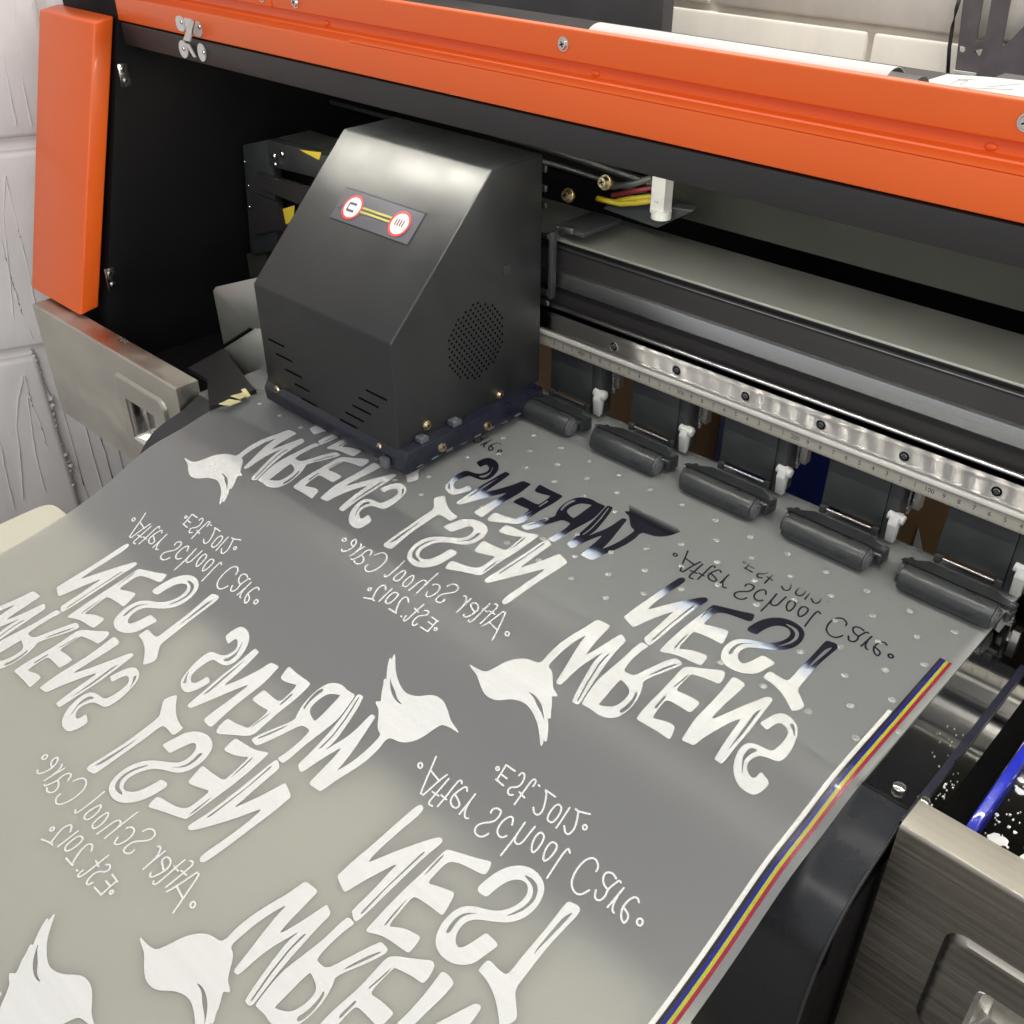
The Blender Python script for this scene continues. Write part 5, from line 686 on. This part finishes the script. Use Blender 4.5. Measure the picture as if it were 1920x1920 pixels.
# ================================================================== CARRIAGE
CA = root('print_carriage', (-.599, .50, .005), 'black print head carriage with a slanted front and warning sticker, over the film', 'carriage')
CX0, CX1 = -.6830, -.5165
bm = bmesh.new(); prism_x(bm, [(.4200, .0230), (.4200, .1105), (.5240, .2108), (.5790, .2108), (.5790, .0230)], CX0, CX1)
hs = link('cover', bm, M['housing'], CA, bevel=.0016, seg=3)
bm = bmesh.new(); prism_x(bm, [(.4180, .0065), (.4170, .0180), (.4215, .0250), (.5700, .0250), (.5760, .0065)], CX0-.003, -.5060)
bp = link('base_plate', bm, pm('blue black base', (.008, .009, .020), .35, 0, .4, 60, .3, 600), CA, bevel=.0014)
bm = bmesh.new()
for k in range(9):
    y = .428+.0155*k; box(bm, (-.5062, y, .009), (-.5052, y+.007, .0100+.0007*(k % 3)))
box(bm, (-.5155, .4700, .0255), (-.5080, .4790, .0300)); box(bm, (-.5155, .4360, .0255), (-.5080, .4440, .0295)); box(bm, (-.5300, .4120, .0075), (-.5225, .4165, .016)); link('base_bracket', bm, pm('grey zinc tab', (.16, .17, .19), .4, .6), CA, bevel=.0004)
for px, py in ((799, 797), (936, 740)): screw('base_screw', on_x(px, py, -.5165), (1, 0, 0), .0034, CA, M['brass'], .003)
for px, py in ((828, 838), (913, 798)): screw('base_screw', on_x(px, py, -.5062), (1, 0, .3), .0034, CA, M['brass'], .003)
for px, py in ((713, 838), (521, 730)): screw('base_screw', on_y(px, py, .4195), (0, -1, 0), .0032, CA, M['brass'], .002)
bm = bmesh.new()
q = lambda x, y: (450+x*.3125, 200+y*.3125)
for (a, b) in [((170,1395),(265,1440)),((215,1480),(312,1532)),((272,1575),(370,1627)),((328,1660),(415,1712)),((370,1750),(460,1797)),((425,1838),(520,1888)),((755,1700),(880,1762)),((712,1745),(832,1807)),((675,1790),(785,1850)),((632,1830),(742,1895)),((598,1873),(700,1932)),((560,1920),(660,1975))]:
    p = on_y(*q(*a), .4198); r = on_y(*q(*b), .4198); zc = (p.z+r.z)/2
    box(bm, (p.x, .41975, zc-.0008), (r.x, .4199, zc+.0008))
link('vent_slot', bm, M['hole'], hs)
bm = bmesh.new(); c = on_x(893, 640, CX1)
for i in range(-7, 8):
    for j in range(-9, 10):
        y = c.y+i*.0052+(.0026 if j % 2 else 0); z = c.z+j*.0034
        if (y-c.y)**2+(z-c.z)**2 < .036**2*.75: cyl(bm, (CX1+.00005, y, z), (CX1+.0002, y, z), .0011, 8)
link('vent_hole', bm, M['hole'], hs)
bm = bmesh.new(); a = on_x(746, 0+505, CX1); d = on_x(950, 505, CX1)
box(bm, (CX1, d.y-.004, d.z-.004), (CX1+.0008, d.y+.004, d.z+.003)); link('side_label', bm, M['plastic'], hs)
# sticker on the slanted face
U = Vector((1, 0, 0)); Vv = Vector((0, .1040, .1003)).normalized(); Nn = Vector((0, -Vv.z, Vv.y)); P0 = Vector((CX0, .4200, .1105))
def sl_hit(px, py):
    d = ray(px, py); t = Nn.dot(P0-CAM)/Nn.dot(d); h = CAM+d*t-P0; return h.x, h.dot(Vv)
def sl(u, v, h=.0003): return P0+U*u+Vv*v+Nn*h
c1 = sl_hit(662, 390); c2 = sl_hit(750, 421); rad = .0105
a0 = sl_hit(640, 352); a1 = sl_hit(785, 398); b0 = sl_hit(628, 415)
bm = bmesh.new(); u0, u1, v0, v1 = c1[0]-.018, c2[0]+.018, c1[1]-.013, c1[1]+.013
solid(bm, [sl(u0, v0), sl(u1, v0), sl(u1, v1), sl(u0, v1)], Nn*.0002); st = link('warning_sticker', bm, M['stickgrey'], CA)
def disc(c, r0, r1, h, mat, name):
    bm = bmesh.new(); n = 40
    o = [bm.verts.new(sl(c[0]+r1*math.cos(2*math.pi*k/n), c[1]+r1*math.sin(2*math.pi*k/n), h)) for k in range(n)]
    if r0:
        i = [bm.verts.new(sl(c[0]+r0*math.cos(2*math.pi*k/n), c[1]+r0*math.sin(2*math.pi*k/n), h)) for k in range(n)]
        for k in range(n): bm.faces.new((o[k], o[(k+1) % n], i[(k+1) % n], i[k]))
    else: bm.faces.new(o)
    return link(name, bm, mat, st)
disc(c1, 0, .0088, .00075, M['stickwhite'], 'sign_disc'); disc(c2, 0, .0088, .00075, M['pink'], 'sign_disc')
disc(c1, .0085, rad, .0009, M['red'], 'sign_ring'); disc(c2, .0085, rad, .0009, M['red'], 'sign_ring')
bm = bmesh.new()
for (uu, vv, w_, h_) in ((-.0005, .0030, .005, .0011), (-.0005, -.0030, .005, .0011), (-.0045, 0, .0009, .0035)):
    solid(bm, [sl(c1[0]+uu-w_/1.2, c1[1]+vv-h_, .001), sl(c1[0]+uu+w_/1.2, c1[1]+vv-h_, .001), sl(c1[0]+uu+w_/1.2, c1[1]+vv+h_, .001), sl(c1[0]+uu-w_/1.2, c1[1]+vv+h_, .001)], Nn*.0001)
link('sign_figure', bm, M['stickgrey'], st); bm = bmesh.new()
for k in range(4):
    uu = -.0042+k*.0026; solid(bm, [sl(c2[0]+uu-.0006, c2[1]-.002, .001), sl(c2[0]+uu+.0006, c2[1]-.002, .001), sl(c2[0]+uu+.0006, c2[1]+.0035+.001*(k % 2), .001), sl(c2[0]+uu-.0006, c2[1]+.0035, .001)], Nn*.0001)
link('sign_figure', bm, M['stickgrey'], st)
bm = bmesh.new()
for dv in (.0022, -.0012): solid(bm, [sl(c1[0]+rad, c1[1]+dv-.0009, .0008), sl(c2[0]-rad, c1[1]+dv-.0009, .0008), sl(c2[0]-rad, c1[1]+dv+.0009, .0008), sl(c1[0]+rad, c1[1]+dv+.0009, .0008)], Nn*.0001)
link('sign_line', bm, M['olive'], st)
bm = bmesh.new(); solid(bm, [sl(u0-.002, v1+.001, .0001), sl(u1+.002, v1+.001, .0001), sl(u1+.002, v1+.0016, .0001), sl(u0-.002, v1+.0016, .0001)], Nn*.0002); link('sticker_edge', bm, M['plastic'], st)
# head bracket and wires right behind the carriage
bm = bmesh.new()
box(bm, (CX1+.0005, .586, .095), (CX1+.0045, .592, .150)); box(bm, (CX1+.0005, .593, .150), (CX1+.030, .640, .154))
solid(bm, [on_y(px, py, .625) for px, py in [(1130, 392), (1160, 372), (1300, 396), (1232, 428)]], (0, .006, .003))
cb = link('rear_bracket', bm, M['plastic'], CA, bevel=.0008)
for k, (px, py) in enumerate(((1020, 313), (1020, 350), (1020, 382), (1024, 440), (1024, 545), (1024, 565), (1070, 430))):
    bm = bmesh.new(); a = on_y(px, py, .592); box(bm, (a.x-.006, .589, a.z-.003), (a.x+.004, .592, a.z+.002)); link('bearing_tab', bm, M['satin'], cb, bevel=.0005)
bm = bmesh.new(); a = on_y(1243, 340, .62); b = on_y(1243, 400, .62); box(bm, (a.x-.006, .615, b.z), (a.x+.006, .625, a.z+.01)); cyl(bm, (b.x, .618, b.z-.003), (b.x, .618, b.z+.003), .0075, 20); link('cable_post', bm, M['clip'], cb)
for mat, pts, r in ((M['wyel'], [(1120,372),(1145,378),(1165,382),(1195,380),(1222,376)], .0022), (M['wyel'], [(1150,378),(1180,372),(1222,368)], .0018), (M['wred'], [(1148,366),(1190,358),(1224,352)], .0018), (M['wgrey'], [(1148,350),(1190,345),(1222,333)], .0024)):
    bm = bmesh.new(); tube(bm, [on_y(px, py, .618) for px, py in pts], r, 10); link('wire', bm, mat, cb, smooth=True)
for px, py in ((1068, 366), (1137, 342)):
    screw('bracket_screw', on_y(px, py, .60), (0, -1, .2), .0048, CA, M['brass'], .006)

# ================================================================== TABLE UNDER THE FILM
TB = root('receiving_tray', (-.2, 0, -.95), 'pale cream tray with a rounded back corner under the hanging film', 'tray')
TP = [(.2455, -.0480), (.225, -.0482), (.20, -.0490), (.16, -.0523), (.12, -.0553), (.08, -.0580), (.02, -.0604), (-.10, -.0612), (-.75, -.0612)]
bm = bmesh.new(); XL = -.757; n_ = 6
cols = [XL, XL+.0006, XL+.0025, XL+.006, XL+.012, .45]; drop = [.012, .0075, .0036, .0012, 0, 0]
grid = []
for x, d in zip(cols, drop):
    grid.append([bm.verts.new((x, y-(d if k == 0 else d*.4 if k == 1 else 0), z)) for k, (y, z) in enumerate(TP)])
for a, b in zip(grid, grid[1:]):
    for k in range(len(TP)-1): bm.faces.new((a[k], a[k+1], b[k+1], b[k]))
r_ = bmesh.ops.extrude_face_region(bm, geom=bm.faces[:]); bmesh.ops.translate(bm, vec=(0, 0, -.024), verts=[g for g in r_['geom'] if isinstance(g, bmesh.types.BMVert)])
link('tray_top', bm, M['cream'], TB, bevel=.0008)
for x, y in ((-.73, .20), (.40, .20), (-.73, -.70), (.40, -.70)):
    bm = bmesh.new(); box(bm, (x-.02, y-.02, -.95), (x+.02, y+.02, -.087)); link('leg', bm, M['satin'], TB)

# things seen through the gap behind the rollers
bm = bmesh.new(); box(bm, (-1.0, .86, -.33), (.2, 1.15, -.30)); RT = tag(link('rear_shelf', bm, M['card']), 'brown shelf board behind the printer, seen between the pinch rollers', 'shelf')
def crate(name, x0, x1, y0, y1, z0, z1, mat, label, cat):
    bm = bmesh.new(); box(bm, (x0, y0, z0), (x1, y1, z1)); return tag(link(name, bm, mat, bevel=.002), label, cat)
crate('cardboard_box', -.80, -.515, .88, 1.1, -.299, .12, M['card'], 'brown cardboard box seen left of the blue bin, behind the first pinch rollers', 'box')
crate('blue_bin', -.510, -.365, .87, 1.1, -.299, .10, M['bluebin'], 'dark blue plastic bin seen between the pinch rollers', 'bin')
bx2 = crate('cardboard_box', -.360, -.10, .88, 1.1, -.299, .12, M['card'], 'brown cardboard box seen right of the blue bin, by the last pinch rollers', 'box')
for P in ([(1722, 990), (1700, 1060), (1735, 1060)], [(1700, 925), (1725, 925), (1712, 945)]):
    bm = bmesh.new(); solid(bm, [on_y(px, py, .878) for px, py in P], (0, -.0006, 0)); link('paper_label', bm, M['paper'], bx2)

# paper on the printer's top
bm = bmesh.new()
a = on_y(1112, 60, .56); b = on_y(1672, 134, .56)
N_ = 14; prof = [(.0 + .018*math.cos(math.radians(200-150*k/N_)), .018*math.sin(math.radians(200-150*k/N_))) for k in range(N_+1)]
zc = b.z-.0165; yc = .565
o_ = [(yc+p[0], zc+p[1]) for p in prof]; i_ = [(yc+p[0]*.97, zc+p[1]*.97) for p in prof[::-1]]
prism_x(bm, o_+i_, a.x, b.x); 
tag(link('paper_curl', bm, M['paper'], smooth=False), 'curled white sheet lying along the printer top behind the orange cover', 'paper')
bm = bmesh.new(); c0 = on_y(1690, 140, .585); tube(bm, [(c0.x-.035, .585, c0.z-.016), (c0.x+.012, .585, c0.z-.016)], .0165, 24); tag(link('dark_tube', bm, M['plastic'], smooth=False), 'dark grey tube end between the curled paper and the flat sheet', 'tube')
sh = [on_z(px, py, .2700) for px, py in [(1700, 162), (1776, 139), (1850, 144), (1990, 158), (2100, 260), (1900, 240)]]
bm = bmesh.new(); solid(bm, sh, (0, 0, -.0004)); ps = tag(link('paper_sheet', bm, M['paper']), 'flat white sheet with a faint pencil drawing on top of the printer at right', 'paper')
bm = bmesh.new()
for P in ([(1783,157),(1795,150),(1815,151),(1800,158)], [(1795,150),(1802,148),(1830,150)], [(1850,163),(1880,160),(1915,157)], [(1780,163),(1830,165),(1900,168)]):
    tube(bm, [on_z(px, py, .2703) for px, py in P], .00018, 4)
link('pencil_line', bm, pm('pencil', (.35, .34, .33), .7), ps)
bm = bmesh.new(); x_ = [p.x for p in sh]; y_ = [p.y for p in sh]; box(bm, (min(x_)+.03, min(y_)+.02, .2622), (max(x_)-.02, .79, .2694)); tag(link('flat_box', bm, M['board']), 'thin dark box carrying the white sheet on the printer top', 'box')

# ================================================================== FILM
ys = [f[0] for f in FILM]; zf = [f[1] for f in FILM]; vf = [f[2] for f in FILM]
ext = [(-.30, -.0600), (-.12, -.0600), (-.05, -.0598)]
SY = [e[0] for e in ext]; SZ = [e[1] for e in ext]; v0 = vf[0]-(ys[0]-ext[-1][0]); SV = [v0+(e[0]-ext[-1][0]) for e in ext]
for y, z, v in zip(ys, zf, vf):
    if y > .605: break
    SY.append(y); SZ.append(0.0 if y > .392 else min(z, -(.392-y)*.05)); SV.append(v)
for _ in range(2):
    SZ[1:-1] = [SZ[i] if SY[i] > .41 else (SZ[i-1]+2*SZ[i]+SZ[i+1])/4 for i in range(1, len(SZ)-1)]
SV = [0.0]
for i in range(1, len(SY)): SV.append(SV[-1]+math.hypot(SY[i]-SY[i-1], SZ[i]-SZ[i-1]))
SV = [v-SV[-1]+SY[-1] for v in SV]
vlast = SV[-1]; ylast = SY[-1]
for k in range(1, 9):
    t = math.radians(90*k/8); R_ = .012
    SY.append(ylast+R_*math.sin(t)); SZ.append(-R_*(1-math.cos(t))); SV.append(vlast+R_*t)
SY.append(SY[-1]+.001); SZ.append(-.40); SV.append(SV[-1]+.388)
import bisect
def surf(u, v, h=0):
    i = min(max(bisect.bisect_right(SV, v)-1, 0), len(SV)-2)
    t = (v-SV[i])/(SV[i+1]-SV[i]); y = SY[i]+(SY[i+1]-SY[i])*t; z = SZ[i]+(SZ[i+1]-SZ[i])*t
    ty, tz = SY[i+1]-SY[i], SZ[i+1]-SZ[i]; l = math.hypot(ty, tz)
    return Vector((u, y-h*tz/l, z+h*ty/l))
UL, UR = -.7155, -.1155
FR = root('transfer_film', (-.4155, .40, 0), 'frosted clear transfer film with mirrored white lettering, rolling out of the printer over the table', 'film')
bm = bmesh.new(); rows = []
us = [UL+(UR-UL)*k/24 for k in range(25)]
for v in SV: rows.append([bm.verts.new(surf(u, v)) for u in us])
for a, b in zip(rows, rows[1:]):
    for k in range(24): bm.faces.new((a[k], a[k+1], b[k+1], b[k]))
fo = link('film_sheet', bm, M['film'], FR, smooth=True)
if fo.data.polygons[len(fo.data.polygons)//2].normal.z < 0: fo.data.flip_normals()
def drape(name, V, F, mat, parent, h=.00012, lift=0.0):
    bm = bmesh.new(); vs = [bm.verts.new((p[0], p[1], 0)) for p in V]
    for f in F:
        try: bm.faces.new([vs[i] for i in f])
        except ValueError: pass
    lo = min(p[1] for p in V); hi = max(p[1] for p in V)
    for v in SV:
        if lo < v < hi: bmesh.ops.bisect_plane(bm, geom=bm.verts[:]+bm.edges[:]+bm.faces[:], plane_co=(0, v, 0), plane_no=(0, 1, 0), dist=1e-7)
    loose = [v for v in bm.verts if not v.link_faces]; bmesh.ops.delete(bm, geom=loose, context='VERTS')
    if lift:
        r = bmesh.ops.extrude_face_region(bm, geom=bm.faces[:]); up = [g for g in r['geom'] if isinstance(g, bmesh.types.BMVert)]
        for v in up: v.co.z = lift
    for v in bm.verts:
        p = surf(v.co.x, v.co.y, h+v.co.z); v.co = p
    me_o = link(name, bm, mat, parent)
    return me_o
def thick(P, closed, w):
    """polyline -> capsule polygons"""
    out = []; P = [Vector(p) for p in P]
    segs = list(zip(P, P[1:]+([P[0]] if closed else []))) if closed else list(zip(P, P[1:]))
    for a, b in segs:
        d = b-a
        if d.length < 1e-7: continue
        t = math.atan2(d.y, d.x); q = []
        for k in range(7): t2 = t+math.pi/2+math.pi*k/6; q.append((a.x+w*math.cos(t2), a.y+w*math.sin(t2)))
        for k in range(7): t2 = t-math.pi/2+math.pi*k/6; q.append((b.x+w*math.cos(t2), b.y+w*math.sin(t2)))
        out.append(q)
    return out
S5 = 1e-5
OUT_ = [[(x*S5, y*S5) for x, y in P] for P in OUTERS]; HOL_ = [[(x*S5, y*S5) for x, y in P] for P in HOLES]
STK = []
for P, c in STROKES: STK += thick([(x*S5, y*S5) for x, y in P], c, .00056)
LV, LF = fill(OUT_, HOL_); TV, TF = fill(STK, [])
INST = [('A', 1, -.0122, -.2322), ('B', 1, 0, 0), ('C', -1, -.6504, .5973), ('D', 1, -.3539, -.2194), ('E', 1, -.3381, .0107), ('F', -1, -.6413, .8335), ('G', -1, -.661, .363), ('H', 1, -.368, -.450), ('I', 1, -.026, -.463)]
inkpolys = []
for nm, sg, tu, tv in INST:
    for V, F, part in ((LV, LF, 'printed_lettering'), (TV, TF, 'printed_script')):
        W_ = [(sg*p[0]+tu, sg*p[1]+tv) for p in V]
        if min(p[1] for p in W_) < -.02 and nm in 'HI' and max(p[1] for p in W_) < .02: continue
        FF = [f for f in F if UL+.002 < sum(W_[i][0] for i in f)/3 < UR-.002 and sum(W_[i][1] for i in f)/3 > -.28 and sum(W_[i][1] for i in f)/3 < .512]
        if FF: drape(part, W_, FF, M['ink'], FR, .00015, .00016)
    inkpolys += [[(sg*p[0]+tu, sg*p[1]+tv) for p in P] for P in OUT_]
# colour test bars along the right edge
BAR = [('white_test_bar', -.1300, -.1276, .4470, (.62, .62, .59)), ('black_test_bar', -.1274, -.1256, .5085, (.012, .009, .012)), ('blue_test_bar', -.12555, -.1237, .5085, (.005, .008, .17)), ('yellow_test_bar', -.12365, -.1218, .5085, (.34, .34, .02)), ('red_test_bar', -.12175, -.1199, .5085, (.24, .008, .03))]
for n_, a, b, top, col in BAR:
    V = [(a, -.25), (b, -.25), (b, top), (a, top)]
    drape(n_, V, [(0, 1, 2), (0, 2, 3)], flatink(n_.replace('_', ' '), col), FR, .00015, .00008)
# suction dimples over the bed's vacuum holes, nearest hundred as parts
M['dimple'] = pm('pressed film dimple', (.30, .305, .30), .32, 0, .05)
def dimple_bm(bm, x, y):
    c = bm.verts.new((x, y, .00062)); rings = []
    for rr, h in ((.0008, .00052), (.0014, .00036), (.0019, .00020), (.0023, .00004)):
        rings.append([bm.verts.new((x+rr*math.cos(t), y+rr*math.sin(t), h)) for t in [2*math.pi*j/16 for j in range(16)]])
    for j in range(16): bm.faces.new((c, rings[0][j], rings[0][(j+1) % 16]))
    for a, b in zip(rings, rings[1:]):
        for j in range(16): bm.faces.new((a[j], b[j], b[(j+1) % 16], a[(j+1) % 16]))
pts = []
for r_ in range(7):
    y = .4147+.02045*r_; x0 = -.1328+(.0152 if r_ % 2 else 0)+(.0006*(r_//2))
    for k in range(-1, 21):
        x = x0-.0295*k
        if -.7 < x < UR-.002 and not any(inpoly(x, y, P) for P in inkpolys) and not (-.67 < x < -.515 and y > .42): pts.append((x, y))
pts.sort(key=lambda p: -p[0]+p[1]*.3)
bm = bmesh.new(); dimple_bm(bm, 0, 0); d0 = link('vacuum_dimple', bm, M['dimple'], FR, smooth=True)
d0.location = Vector((pts[0][0], pts[0][1], 0))-FR.location
for x, y in pts[1:98]:
    c = d0.copy(); COL.objects.link(c); c.parent = FR; c.location = Vector((x, y, 0))-FR.location
if len(pts) > 98:
    bm = bmesh.new()
    for x, y in pts[98:]: dimple_bm(bm, x, y)
    o = link('vacuum_dimple', bm, M['dimple'], FR, smooth=True); o['kind'] = 'stuff'
